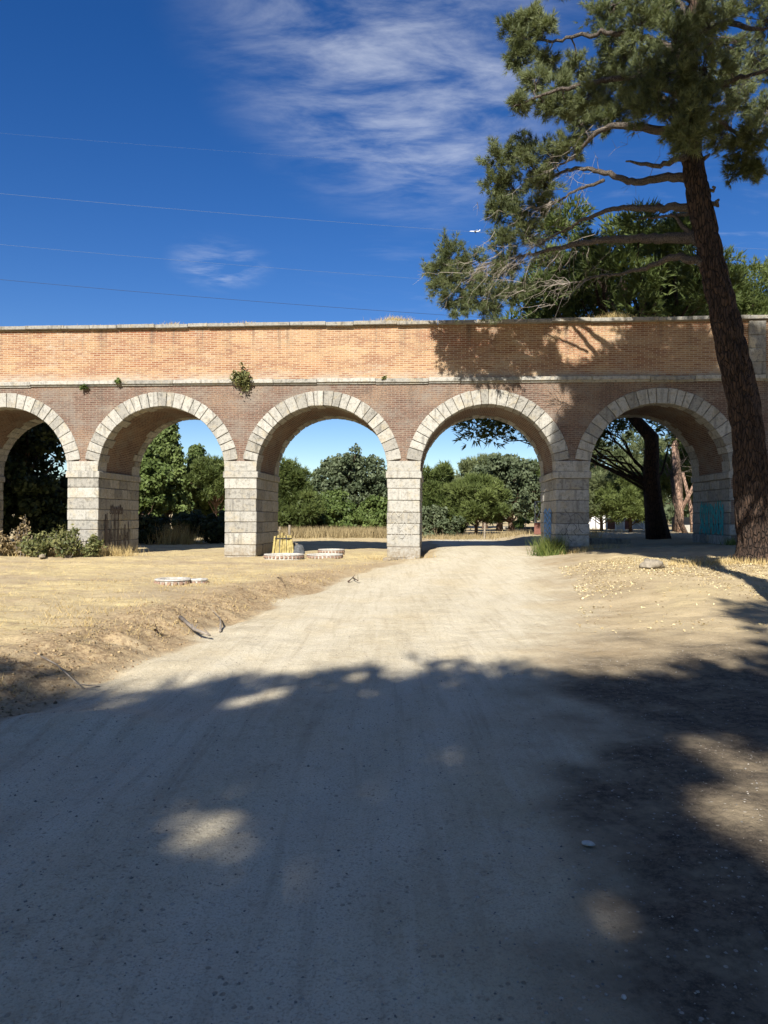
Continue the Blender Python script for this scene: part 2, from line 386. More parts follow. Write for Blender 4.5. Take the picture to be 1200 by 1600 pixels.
M = {}
M['brick'] = mat_brick()
M['stone'] = mat_stone('pale_granite', (0.53, 0.505, 0.445), (0.235, 0.222, 0.195), 0.75)
M['stone2'] = mat_stone('weathered_granite', (0.40, 0.378, 0.33), (0.165, 0.156, 0.138), 0.85)
M['mortar'] = mat_simple('old_mortar', (0.20, 0.17, 0.14), 0.95, 0.4, 9, bump=0.4)
M['ground'] = mat_ground()
M['pine'] = mat_leaf('pine_needles', (0.070, 0.092, 0.040), (0.26, 0.29, 0.135))
M['pine_lush'] = mat_leaf('fresh_pine_needles', (0.050, 0.076, 0.020), (0.165, 0.20, 0.060))
M['oak'] = mat_leaf('holm_oak_leaves', (0.050, 0.072, 0.034), (0.17, 0.20, 0.11))
M['cypress'] = mat_leaf('cypress_sprays', (0.060, 0.095, 0.026), (0.20, 0.25, 0.08))
M['bush'] = mat_leaf('bramble_leaves', (0.048, 0.080, 0.020), (0.16, 0.21, 0.06))
M['shaded_leaf'] = mat_leaf('shaded_leaves', (0.018, 0.030, 0.014), (0.055, 0.075, 0.032), 0.12)  # darker leaf copy with the wall's shade put into its colour
M['dry'] = mat_leaf('dry_grass_blades', (0.36, 0.25, 0.10), (0.72, 0.56, 0.27), 0.2, 0.8)
M['green_grass'] = mat_leaf('green_grass_blades', (0.07, 0.115, 0.025), (0.24, 0.27, 0.07), 0.3)
M['dry_dull'] = mat_leaf('dull_dry_grass', (0.22, 0.165, 0.085), (0.46, 0.365, 0.20), 0.2, 0.8)
M['litter'] = mat_leaf('fallen_leaf_litter', (0.36, 0.25, 0.12), (0.80, 0.68, 0.40), 0.1, 0.8)
M['bark'] = mat_bark('pine_bark', (0.040, 0.025, 0.018), (0.074, 0.045, 0.030), (0.028, 0.020, 0.016))
M['bark2'] = mat_bark('far_bark', (0.13, 0.085, 0.06), (0.20, 0.13, 0.09), (0.08, 0.06, 0.05))
M['bark_pink'] = mat_bark('pink_bark', (0.34, 0.21, 0.15), (0.42, 0.28, 0.20), (0.22, 0.14, 0.10))  # paler, pinker bark colour
M['limb'] = mat_bark('limb_bark', (0.13, 0.105, 0.085), (0.20, 0.165, 0.135), (0.08, 0.065, 0.055), 1.0, 30)
M['twig'] = mat_simple('dead_twig', (0.30, 0.255, 0.21), 0.9, 0.35, 12)
M['clay'] = mat_simple('red_brick', (0.38, 0.25, 0.185), 0.9, 0.5, 25, bump=0.5)
M['lime'] = mat_simple('lime_mortar', (0.58, 0.54, 0.47), 0.9, 0.35, 18, bump=0.4)
M['yellow'] = mat_simple('yellow_plastic', (0.56, 0.44, 0.17), 0.75, 0.45, 8)
M['sack'] = mat_simple('grey_mesh_sack', (0.13, 0.135, 0.14), 0.9, 0.4, 20, bump=0.6)
M['wood'] = mat_simple('grey_wood', (0.34, 0.29, 0.22), 0.9, 0.35, 14, bump=0.5)
M['white_wall'] = mat_simple('white_render', (0.74, 0.73, 0.70), 0.9, 0.12, 3)
M['rust'] = mat_simple('red_oxide_panel', (0.23, 0.10, 0.075), 0.8, 0.3, 5)
M['steel'] = mat_simple('galvanised_steel', (0.52, 0.53, 0.53), 0.5, 0.2, 9, 0.4)
M['cable_pale'] = mat_simple('aluminium_cable', (0.14, 0.18, 0.26), 0.6, 0.1, 1, 0.0)
M['cable_dark'] = mat_simple('black_cable', (0.03, 0.03, 0.035), 0.6, 0.1, 1)
M['white_paint'] = mat_simple('white_paint', (0.8, 0.8, 0.8), 0.4, 0.05, 1)
M['paint_dark'] = mat_simple('dark_spray_paint', (0.07, 0.052, 0.044), 0.8, 0.4, 8, var2=(0.16, 0.13, 0.11))
M['paint_teal'] = mat_simple('teal_spray_paint', (0.02, 0.44, 0.44), 0.6, 0.4, 9, var2=(0.04, 0.26, 0.28))
M['paint_blue'] = mat_simple('blue_spray_paint', (0.06, 0.24, 0.62), 0.6, 0.4, 9, var2=(0.16, 0.34, 0.62))
M['scrawl_shadow'] = mat_simple('scrawl_and_pine_shadow', (0.15, 0.14, 0.145), 0.7, 0.4, 9)  # scrawl strokes that also draw in pine shadow
M['scratch'] = mat_simple('faded_grey_marks', (0.33, 0.31, 0.28), 0.9, 0.3, 14, var2=(0.5, 0.47, 0.4))
M['needle_litter'] = mat_leaf('fallen_pine_needles', (0.06, 0.042, 0.030), (0.22, 0.15, 0.09), 0.0, 0.9)
M['rock'] = mat_stone('field_stone', (0.46, 0.40, 0.31), (0.26, 0.22, 0.17), 0.5)
M['pebble'] = mat_leaf('pebbles', (0.13, 0.12, 0.11), (0.52, 0.47, 0.40), 0.0, 0.9)
M['clod'] = mat_leaf('clods', (0.17, 0.11, 0.06), (0.46, 0.34, 0.19), 0.0, 0.95)

# ------------------------------------------------------------------ ground and track
TH = 0.0738; D0 = 25.078; BAY = 5.8; PW = 1.152; U0 = 0.1085; T = 3.55
CT, ST = math.cos(TH), math.sin(TH)
def wall_xy(u, v): return (u * CT + v * ST, D0 - u * ST + v * CT)
EL_Y = np.array([-60, 0, 2, 5.3, 9, 13.5, 18, 22, 25, 30, 40, 60, 90, 400.])
EL_X = np.array([-6, -3.3, -3.05, -2.83, -2.4, -1.75, -0.75, 0.7, 1.75, 2.3, 2.7, 2.0, -4, -40.])
ER_X = np.array([-1, 0.2, 0.6, 1.25, 2.2, 3.5, 4.3, 4.9, 5.55, 6.0, 6.6, 6.2, 1.0, -30.])
def edges(y): return np.interp(y, EL_Y, EL_X), np.interp(y, EL_Y, ER_X)
def terrain(x, y, detail=True):
    x = np.asarray(x, float); y = np.asarray(y, float)
    el, er = edges(y)
    el = el + 0.5 * fbm(y * 0.9, y * 0 + 3, 5, 3); er = er + 0.9 * fbm(y * 0.7, y * 0 + 8, 6, 3)
    zr = np.interp(y, [0, 15, 20, 25.5, 31, 45, 70, 120, 260, 900], [0, 0, 0.10, 0.27, 0.24, 0.12, 0.22, 0.7, 2.5, 9])
    zf = np.interp(y, [0, 3, 8, 12, 18, 24, 30, 45, 70, 120, 260, 900], [0.07, 0.15, 0.25, 0.21, 0.12, 0.07, 0.02, 0.08, 0.22, 0.7, 2.5, 9])
    zs = np.interp(y, [0, 6, 10, 16, 20, 25, 32, 45, 70, 120, 260, 900], [0.03, 0.05, 0.12, 0.33, 0.40, 0.42, 0.42, 0.35, 0.3, 0.7, 2.5, 9])
    zs = zs + 0.035 * np.clip(x - 6, 0, 8) * sstep(12, 20, y) * sstep(60, 40, y)
    dl = el - x; dr = x - er
    wl = sstep(-0.1, 1.25, dl); wr = sstep(-0.5, 2.0, dr)
    z = zr * (1 - wl) + zf * wl
    z = z * (1 - wr) + zs * wr
    # scoured hollow at the foot of the third pier, shallow gutter under the bank
    z = z - 0.30 * np.exp(-(((x - 1.05) / 0.75) ** 2 + ((y - 25.2) / 1.3) ** 2))
    z = z - 0.05 * np.exp(-((dl - 0.05) / 0.22) ** 2) * sstep(24, 16, y)
    # low heap of spoil in the shade on the near left
    z = z + 0.07 * np.exp(-(((x + 2.2) / 0.9) ** 2 + ((y - 5.3) / 0.30) ** 2))
    # wheel ruts
    for off in (0.30, 0.70):
        c = el + (er - el) * off
        z = z - 0.036 * np.exp(-((x - c) / 0.26) ** 2) * sstep(30, 20, y)
    inroad = (1 - wl) * (1 - wr)
    z = z + fbm(x * 0.35, y * 0.35, 1, 3) * 0.16 * (1 - 0.7 * inroad) * sstep(1, 6, np.hypot(x, y))
    if detail:
        bk = np.exp(-((dl - 0.65) / 0.55) ** 2) * sstep(21, 13, y)
        z = z + fbm(x * 2.6, y * 2.6, 2, 4) * (0.035 + 0.05 * (1 - inroad) + 0.19 * bk)
        z = z + fbm(x * 11, y * 11, 3, 2) * (0.010 + 0.012 * (1 - inroad) + 0.06 * bk)
    return z
def gz(x, y): return float(terrain(np.array([x]), np.array([y]), False)[0])

def axis(segs):
    out_ = [segs[0][0]]
    for a, b, st in segs:
        n = max(1, int(round((b - a) / st))); out_ += list(np.linspace(a, b, n + 1)[1:])
    return np.array(out_)
gx = axis([(-700, -200, 100), (-200, -60, 14), (-60, -26, 2.5), (-26, -14, 0.4), (-14, -7, 0.16), (-7, 9, 0.085), (9, 14, 0.16), (14, 26, 0.5), (26, 60, 2.5), (60, 200, 14), (200, 700, 100)])
gy = axis([(-80, -10, 5), (-10, 1.2, 0.5), (1.2, 12, 0.06), (12, 27, 0.11), (27, 45, 0.4), (45, 90, 1.5), (90, 250, 8), (250, 900, 65)])
GX, GY = np.meshgrid(gx, gy)
GZ = terrain(GX, GY)
el, er = edges(GY)
el = el + 0.5 * fbm(GY * 0.9, GY * 0 + 3, 5, 3); er = er + 0.9 * fbm(GY * 0.7, GY * 0 + 8, 6, 3)
jag = fbm(GX * 1.7, GY * 1.7, 31, 4)
dl = el - GX + jag * 0.35; dr = GX - er + jag * 1.6
road = (1 - sstep(-0.12, 0.14, dl)) * (1 - sstep(-0.9, 0.9, dr)) * sstep(75, 45, GY)
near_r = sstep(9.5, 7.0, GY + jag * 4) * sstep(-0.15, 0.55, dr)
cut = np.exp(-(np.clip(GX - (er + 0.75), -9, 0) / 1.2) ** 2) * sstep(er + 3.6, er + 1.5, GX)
dark_ground = near_r * np.clip(0.30 + 0.8 * cut, 0, 1)
painted_shade = sstep(4.5, 7.5, GX) * sstep(19, 23, GY) * sstep(45, 36, GY)
dark_ground = np.maximum(dark_ground, 0.35 * painted_shade * np.clip(0.6 + 2 * fbm(GX * .8, GY * .8, 44, 3), 0, 1))  # tree shade around the last arch painted into the ground colour
bank_m = np.exp(-((dl - 0.6) / 0.75) ** 2) * sstep(24, 15, GY) * (dl > -0.1)
straw = sstep(0.9, 1.8, dl) * np.clip(0.62 + 2.6 * fbm(GX * 0.5, GY * 0.9, 21, 4), 0, 1)
straw = np.maximum(straw, sstep(0.6, 2.2, dr) * sstep(8, 13, GY) * 0.55 * np.clip(0.7 + 2 * fbm(GX * .6, GY * .6, 23, 3), 0, 1))
ny, nx = GX.shape
V = np.stack([GX, GY, GZ], -1).reshape(-1, 3)
idx = np.arange(nx * ny).reshape(ny, nx)
Q = np.stack([idx[:-1, :-1], idx[:-1, 1:], idx[1:, 1:], idx[1:, :-1]], -1).reshape(-1, 4)
rq = road.reshape(-1)[Q].mean(1) > 0.5
rut = 0
for off_ in (0.22, 0.36, 0.66, 0.80):
    c_ = el + (er - el) * off_ + 0.25 * fbm(GY * .4, GY * 0 + off_ * 9, 61, 2)
    rut = np.maximum(rut, np.exp(-((GX - c_) / (0.20 + .012 * GY)) ** 2) * 0.75)
ga = {'rut': rut.reshape(-1), 'road': road.reshape(-1), 'straw': straw.reshape(-1), 'bank': bank_m.reshape(-1), 'dark_ground': dark_ground.reshape(-1)}
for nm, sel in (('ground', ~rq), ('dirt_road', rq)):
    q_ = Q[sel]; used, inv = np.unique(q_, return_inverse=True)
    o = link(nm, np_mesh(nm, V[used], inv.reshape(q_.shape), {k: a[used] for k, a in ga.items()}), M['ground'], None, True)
    tag(o, kind='structure')

# ------------------------------------------------------------------ aqueduct
AQ = tag(empty('brick_aqueduct', (0, D0, 0), -TH), 'long red brick aqueduct with pale stone arches, piers and string course', 'aqueduct')
Z_CAPB, Z_CAP, Z_SPR = 2.87, 3.108, 3.47
RI, RE = (BAY - PW) / 2, 2.845
Z_C0, Z_C1, Z_W = 6.154, 6.348, 8.215
I0, I1 = -1, 5
UL, UR = U0 + (I0 - 3) * BAY - 0.2, U0 + (I1 - 3) * BAY + 14.0
def pu(i): return U0 + (i - 3) * BAY            # left edge of pier i

# wall faces, with the arches cut out of them
vs, fs, uvs = [], [], []
def quad(a, b, c, d, uv4):
    o = len(vs); vs.extend([a, b, c, d]); fs.append((o, o + 1, o + 2, o + 3)); uvs.extend([(p[0], p[1], 0) for p in uv4])
cols = [(UL, 3.0)]
for i in range(I0, I1):
    uc = pu(i) + PW + RI; r = RE - 0.06
    for k in range(49):
        a = math.pi * (1 - k / 48); cols.append((uc + r * math.cos(a), Z_CAP + r * math.sin(a)))
cols.append((pu(I1) + 0.05, 3.3))
for (ua, za), (ub, zb) in zip(cols[:-1], cols[1:]):
    for v in (0.0, T):
        q4 = [(ua, v, za), (ub, v, zb), (ub, v, 6.25), (ua, v, 6.25)]
        if v: q4.reverse()
        quad(*q4, [(p[0], p[2]) for p in q4])
for (ua, ub, z0, z1) in ((cols[-1][0], UR, -0.6, 6.25),):
    for v in (0.0, T):
        q4 = [(ua, v, z0), (ub, v, z0), (ub, v, z1), (ua, v, z1)]
        if v: q4.reverse()
        quad(*q4, [(p[0], p[2]) for p in q4])
for v in (0.0, T):
    q4 = [(UL, v, 6.25), (UR, v, 6.25), (UR, v, Z_W), (UL, v, Z_W)]
    if v: q4.reverse()
    quad(*q4, [(p[0], p[2]) for p in q4])
quad((UL, 0, Z_W), (UR, 0, Z_W), (UR, T, Z_W), (UL, T, Z_W), [(UL, 0), (UR, 0), (UR, T), (UL, T)])
quad((UL, T, 3.0), (UL, 0, 3.0), (UL, 0, Z_W), (UL, T, Z_W), [(T, 3), (0, 3), (0, Z_W), (T, Z_W)])
quad((UR, 0, -.6), (UR, T, -.6), (UR, T, Z_W), (UR, 0, Z_W), [(0, 0), (T, 0), (T, Z_W), (0, Z_W)])
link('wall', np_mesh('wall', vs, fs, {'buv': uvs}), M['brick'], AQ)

def vous_mesh(uc, a0, a1, ri, re, v0, v1):
    n = 3; poly = []
    for k in range(n + 1): a = a0 + (a1 - a0) * k / n; poly.append((uc + ri * math.cos(a), Z_CAP + ri * math.sin(a)))
    for k in range(n, -1, -1): a = a0 + (a1 - a0) * k / n; poly.append((uc + re * math.cos(a), Z_CAP + re * math.sin(a)))
    mb = MB(); mb.prism(poly, v0, v1, lambda a, b, d: (a, d, b)); return mb.mesh('voussoir', 0.014, 0.004)

for i in range(I0, I1):
    uc = pu(i) + PW + RI
    # brick barrel
    V_, F_, U_ = [], [], []
    rv = RI + 0.035; na = 40
    for k in range(na + 1):
        a = math.pi * k / na
        for v in (0.05, T - 0.05):
            V_.append((uc + rv * math.cos(a), v, Z_CAP + rv * math.sin(a))); U_.append((v, rv * a, 0))
    F_ = [(2 * k, 2 * k + 1, 2 * k + 3, 2 * k + 2) for k in range(na)]
    for v in (0.05, T - 0.05):                   # bedding behind the stone rings
        o = len(V_)
        for k in range(na + 1):
            a = math.pi * k / na
            for r in (rv, RE + 0.02):
                V_.append((uc + r * math.cos(a), v, Z_CAP + r * math.sin(a))); U_.append((r, a * 2, 0))
        F_ += [(o + 2 * k, o + 2 * k + 1, o + 2 * k + 3, o + 2 * k + 2) for k in range(na)]
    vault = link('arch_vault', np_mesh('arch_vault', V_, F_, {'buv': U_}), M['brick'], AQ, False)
    a_s = math.asin((Z_SPR - Z_CAP) / ((RI + RE) / 2)) + 0.01
    for side in (0, 1):
        n = 23; ws = [random.uniform(0.82, 1.2) for _ in range(n)]; tot = sum(ws); a = a_s
        for k in range(n):
            da = (math.pi - 2 * a_s) * ws[k] / tot
            dep = random.choice((0.5, 0.52, 0.72, 0.75)); proud = 0.035 + random.uniform(-0.008, 0.012)
            g = 0.0035
            v0, v1 = (-proud, dep) if side == 0 else (T - dep, T + proud)
            o = link('voussoir', vous_mesh(uc, a + g, a + da - g, RI + random.uniform(-0.008, 0.008), RE + random.uniform(-0.012, 0.006), v0, v1),
                     M['stone'] if random.random() < 0.72 else M['stone2'], vault)
            a += da

def block(name, a, b, mat, parent, bev=0.016):
    mb = MB(); mb.box(a, b); return link(name, mb.mesh(name, bev, 0.004), mat, parent)
PIERS = {}
for i in range(I0, I1 + 1):
    ul = pu(i); ur = ul + PW
    mb = MB(); mb.box((ul + 0.03, 0.03, -0.65), (ur - 0.03, T - 0.03, Z_CAP + 0.02))
    pier = mb.build('pier', M['mortar'], AQ); PIERS[i] = pier
    z = Z_CAPB; hs = [0.36, 0.39, 0.42, 0.38, 0.36, 0.43, 0.37, 0.40, 0.40]
    r_ = random.Random(i + 50); hs = [h + r_.uniform(-0.03, 0.03) for h in hs]
    c = 0
    while z > -0.6:
        h = hs[c % len(hs)]
        cuts = [0.0, 0.95 + (0.35 if c % 2 else 0.0), 1.85 + (0.15 if c % 2 else -0.1), T - (0.75 if c % 2 else 1.05), T]
        for s in range(4):
            j = lambda: r_.uniform(-0.014, 0.014)
            mt = M['stone'] if r_.random() < 0.7 else M['stone2']
            block('stone_block', (ul + j(), cuts[s] + (j() if s == 0 else 0.004), z - h + 0.007), (ur + j(), cuts[s + 1] - (0.004 if s < 3 else j()), z - 0.007), mt, pier, 0.02)
        z -= h; c += 1
    for s, (va, vb) in enumerate(((-0.05, 0.95), (0.95, 1.9), (1.9, 2.7), (2.7, T + 0.05))):
        block('impost_stone', (ul - 0.05, va + 0.003, Z_CAPB + 0.004), (ur + 0.05, vb - 0.003, Z_CAP - 0.003), M['stone'], pier, 0.018)
    # springer: sides follow both curves
    for v0, v1 in ((-0.035, 0.65), (T - 0.65, T + 0.035)):
        pl = []; n = 4
        for k in range(n + 1):
            dz = (Z_SPR - Z_CAP) * k / n; pl.append((ul + PW + (RI - math.sqrt(RI * RI - dz * dz)), Z_CAP + dz))
        for k in range(n, -1, -1):
            dz = (Z_SPR - Z_CAP) * k / n; pl.append((ul - (RI - math.sqrt(RI * RI - dz * dz)), Z_CAP + dz))
        mb = MB(); mb.prism(pl, v0, v1, lambda a, b, d: (a, d, b)); link('springer', mb.mesh('springer', 0.014, 0.004), M['stone'], pier)

# string course and coping, stone by stone
def course(name, z0, z1, proud, lmin, lmax, mats, lower=None, vmax=0.3):
    for side in (0, 1):
        u = UL; r_ = random.Random(77 + side)
        while u < UR:
            ln = min(r_.uniform(lmin, lmax), UR - u + 0.01)
            dz = r_.uniform(-0.018, 0.016); dp = r_.uniform(-0.015, 0.012)
            if side == 0: prof = [(-proud - dp, z0 + (lower or 0) + dz), (-proud - dp, z1 + dz), (vmax, z1 + dz), (vmax, z0 + dz)]
            else: prof = [(T + proud, z0 + (lower or 0)), (T + proud, z1), (T - vmax, z1), (T - vmax, z0)]
            if lower:
                if side == 0: prof += [(-proud * 0.45, z0 + dz), (-proud * 0.45, z0 + lower + dz)]
                else: prof += [(T + proud * 0.45, z0), (T + proud * 0.45, z0 + lower)]
            mb = MB(); mb.prism(prof, u + 0.006, u + ln - 0.006, lambda a, b, d: (d, a, b))
            link(name, mb.mesh(name, 0.011, 0.004), r_.choice(mats), AQ)
            u += ln
course('string_course_stone', Z_C0, Z_C1, 0.13, 1.1, 2.4, [M['stone'], M['stone2']], 0.06)
course('coping_stone', Z_W + 0.003, Z_W + 0.128, 0.17, 0.7, 1.6, [M['stone2']], None, 0.55)

# stone pilaster on the upper wall, past the last pier
for k, (z0, z1) in enumerate(((6.38, 6.80), (6.81, 7.25), (7.26, 7.70), (7.71, 8.18))):
    block('pilaster_stone', (12.30, -0.09, z0), (12.86, 0.2, z1), M['stone2'], AQ)
for k in range(8):
    z0 = -0.3 + k * 0.43
    block('quoin', (12.95, -0.12, z0), (13.45 + (0.2 if k % 2 else 0), 0.3, z0 + 0.42), M['stone2'], AQ)

# graffiti: strokes a few millimetres proud of the stone
def ribbon(mb, pts, wd, fn):
    n = len(pts); a2 = []
    for k in range(n):
        p0, p1 = pts[max(k - 1, 0)], pts[min(k + 1, n - 1)]
        dx, dy = p1[0] - p0[0], p1[1] - p0[1]; L = math.hypot(dx, dy) or 1
        ww = wd * (0.7 + 0.6 * random.random())
        a2.append(((pts[k][0] - dy / L * ww, pts[k][1] + dx / L * ww), (pts[k][0] + dy / L * ww, pts[k][1] - dx / L * ww)))
    o = [fn(*p) for pr in a2 for p in pr]
    mb.add(o, [(2 * k, 2 * k + 1, 2 * k + 3, 2 * k + 2) for k in range(n - 1)])
def curve(pts, n=8):
    out_ = []
    for k in range(len(pts) - 1):
        p0, p1, p2, p3 = pts[max(k - 1, 0)], pts[k], pts[k + 1], pts[min(k + 2, len(pts) - 1)]
        for j in range(n):
            t_ = j / n
            out_.append(tuple(0.5 * (2 * p1[d] + (p2[d] - p0[d]) * t_ + (2 * p0[d] - 5 * p1[d] + 4 * p2[d] - p3[d]) * t_ ** 2 + (3 * p1[d] - p0[d] - 3 * p2[d] + p3[d]) * t_ ** 3) for d in (0, 1)))
    return out_ + [tuple(pts[-1])]
RG = random.Random(5)
def jamb_fn(u, sgn):
    cnt = [0]
    def f(a, b):
        cnt[0] += 1
        return (u + sgn * (0.019 + 0.00004 * (cnt[0] // 2 % 60)), a, b)
    return f
# dark block of paint with runs, in the second arch
mb = MB(); fn = jamb_fn(pu(1) + PW, 1)
for k in range(17):
    a = 0.55 + k * 0.125 + RG.uniform(-.04, .04); z0 = 0.05 + RG.uniform(-.05, .5); z1 = 1.35 + RG.uniform(-0.6, 0.42)
    ribbon(mb, curve([(a, z1), (a + RG.uniform(-.03, .03), (z0 + z1) / 2), (a, z0)], 5), RG.choice((.025, .045, .06)), fn)
for k in range(7):
    a = 0.9 + k * 0.16; ribbon(mb, curve([(a, 1.6), (a + .10, 1.85 + RG.uniform(-.05, .08)), (a + .14, 1.62), (a + .02, 1.58)], 5), 0.028, fn)
mb.build('graffiti', M['paint_dark'], PIERS[1])
# teal lettering on the last pier, facing the opening
mb = MB(); fn = jamb_fn(pu(5), -1)
for k in range(5):
    a = 0.55 + k * 0.46
    for pts in ([(a, .95), (a + .02, 1.9)], [(a, 1.85), (a + .18, 1.92), (a + .30, 1.7), (a + .12, 1.45), (a, 1.42)], [(a + .05, 1.4), (a + .22, 1.15), (a + .33, .98)]):
        ribbon(mb, curve([(p[0] + RG.uniform(-.05, .05), p[1] + RG.uniform(-.08, .08)) for p in pts], 6), 0.06, fn)
for k in range(10): 
    a = 0.5 + k * 0.22; ribbon(mb, curve([(a, 1.05 + RG.uniform(-.1, .1)), (a + .12, 1.5), (a + .02, 2.05 + RG.uniform(-.15, .1))], 5), 0.045, fn)
mb.build('graffiti', M['paint_teal'], PIERS[5])
# blue lettering running up the fourth pier's side
mb = MB(); fn = jamb_fn(pu(4), -1)
for k in range(7):
    z = 0.55 + k * 0.19
    ribbon(mb, curve([(0.75, z), (1.2, z + .13), (1.6, z - .02), (2.1, z + .12), (2.5, z + .02)], 5), 0.045, fn)
for k in range(5):
    a = 0.85 + k * 0.38; ribbon(mb, [(a, .45), (a + .05, 1.1), (a, 1.75)], 0.04, fn)
mb.build('graffiti', M['paint_blue'], PIERS[4])
# black scrawl, with pine shadow drawn as strokes, on the fourth pier's face
def face_fn(u0):
    cnt = [0]
    def f(a, b):
        cnt[0] += 1
        return (u0 + a, -0.019 - 0.00004 * (cnt[0] // 2 % 60), b)
    return f
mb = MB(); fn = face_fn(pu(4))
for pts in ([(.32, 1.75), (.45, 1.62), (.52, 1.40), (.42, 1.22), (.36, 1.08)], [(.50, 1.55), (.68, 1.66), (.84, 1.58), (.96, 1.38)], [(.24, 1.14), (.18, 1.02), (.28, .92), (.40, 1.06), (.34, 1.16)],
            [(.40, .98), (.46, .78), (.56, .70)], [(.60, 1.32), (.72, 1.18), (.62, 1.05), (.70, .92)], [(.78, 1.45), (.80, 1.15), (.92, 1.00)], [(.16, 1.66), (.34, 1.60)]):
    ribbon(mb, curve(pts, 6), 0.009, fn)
mb.build('graffiti', M['scrawl_shadow'], PIERS[4])
# faint scratched drawing on the third pier's face
mb = MB(); fn = face_fn(pu(3))
for pts in ([(.10, 1.50), (.25, 1.72), (.42, 1.55), (.60, 1.75), (.85, 1.70), (1.05, 1.45)], [(.12, 1.10), (.3, 1.35), (.45, 1.12), (.62, 1.34), (.8, 1.10), (1.0, 1.32)],
            [(.45, .80), (.40, .95), (.52, 1.05), (.62, .92), (.55, .78), (.45, .80)], [(.72, .78), (.72, 1.04)], [(.72, .92), (.86, .92)], [(.86, .78), (.86, 1.04)], [(.14, .95), (.22, .75), (.32, .98)], [(.46, .92), (.6, .92)]):
    ribbon(mb, curve(pts, 6), 0.010, fn)
mb.build('faint_drawing', M['scratch'], PIERS[3])

# ------------------------------------------------------------------ vegetation tools
def rdirs(n, rng=RNG): return unit(rng.normal(size=(n, 3)))
def needles(Cn, Dn, per, length, width, spread, tint, rng=RNG):
    """tufts of needles: one thin triangle each"""
    n = len(Cn); c = np.repeat(Cn, per, 0); d = np.repeat(Dn, per, 0); t_ = np.repeat(tint, per)
    d = unit(d + spread * rng.normal(size=(n * per, 3)))
    L = length * rng.uniform(0.6, 1.15, (n * per, 1))
    s = unit(np.cross(d, rdirs(n * per, rng))) * width * rng.uniform(0.7, 1.3, (n * per, 1))
    b = c + d * L * rng.uniform(0, 0.25, (n * per, 1))
    Vv = np.stack([b - s, b + s, c + d * L], 1).reshape(-1, 3)
    tt = np.clip(t_ + rng.normal(size=n * per) * 0.13, 0, 1)
    return Vv, np.repeat(tt, 3)
def leaves(Cn, Nn, size, tint, aspect=1.7, rng=RNG):
    n = len(Cn); a = unit(np.cross(Nn, rdirs(n, rng))); b = unit(np.cross(Nn, a))
    s = size * rng.uniform(0.6, 1.25, (n, 1))
    a = a * s * aspect * 0.5; b = b * s * 0.5
    fold = Nn * s * 0.12
    Vv = np.stack([Cn - a, Cn - b + fold, Cn + a, Cn + b + fold], 1).reshape(-1, 3)
    return Vv, np.repeat(np.clip(tint, 0, 1), 4)
def tri_obj(name, parts, mat, parent, k=3):
    Vv = np.concatenate([p[0] for p in parts]); tt = np.concatenate([p[1] for p in parts])
    F = np.arange(len(Vv)).reshape(-1, k)
    return link(name, np_mesh(name, Vv, F, {'tint': tt}), mat, parent)
def clump_pts(c, r, n, flat=1.0, shell=0.55, rng=RNG):
    d = rdirs(n, rng); rad = r * (shell + (1 - shell) * rng.uniform(0, 1, (n, 1))) * rng.uniform(0.85, 1.15, (n, 1))
    p = d * rad; p[:, 2] *= flat
    return np.asarray(c) + p, d
def ellipsoid_clumps(n, rx, ry, rz, cz, rng, bottom=-0.55, inner=0.30):
    out_ = []
    while len(out_) < n:
        d = unit(rng.normal(size=3)); 
        if d[2] < bottom: continue
        k = 1.0 if rng.uniform() > inner else rng.uniform(0.35, 0.9)
        k *= rng.uniform(0.82, 1.06)
        k *= rng.uniform(0.88, 1.10)
        out_.append((d[0] * rx * k, d[1] * ry * k, cz + d[2] * rz * k))
    return np.array(out_)
def wobble(p0, p1, n, amp, rng, sag=0.0):
    p0 = np.asarray(p0, float); p1 = np.asarray(p1, float); L = np.linalg.norm(p1 - p0)
    pts = []
    for k in range(n + 1):
        t_ = k / n; q = p0 + (p1 - p0) * t_ + rng.normal(size=3) * amp * L * math.sin(math.pi * t_)
        q[2] += sag * L * math.sin(math.pi * t_); pts.append(q)
    return pts

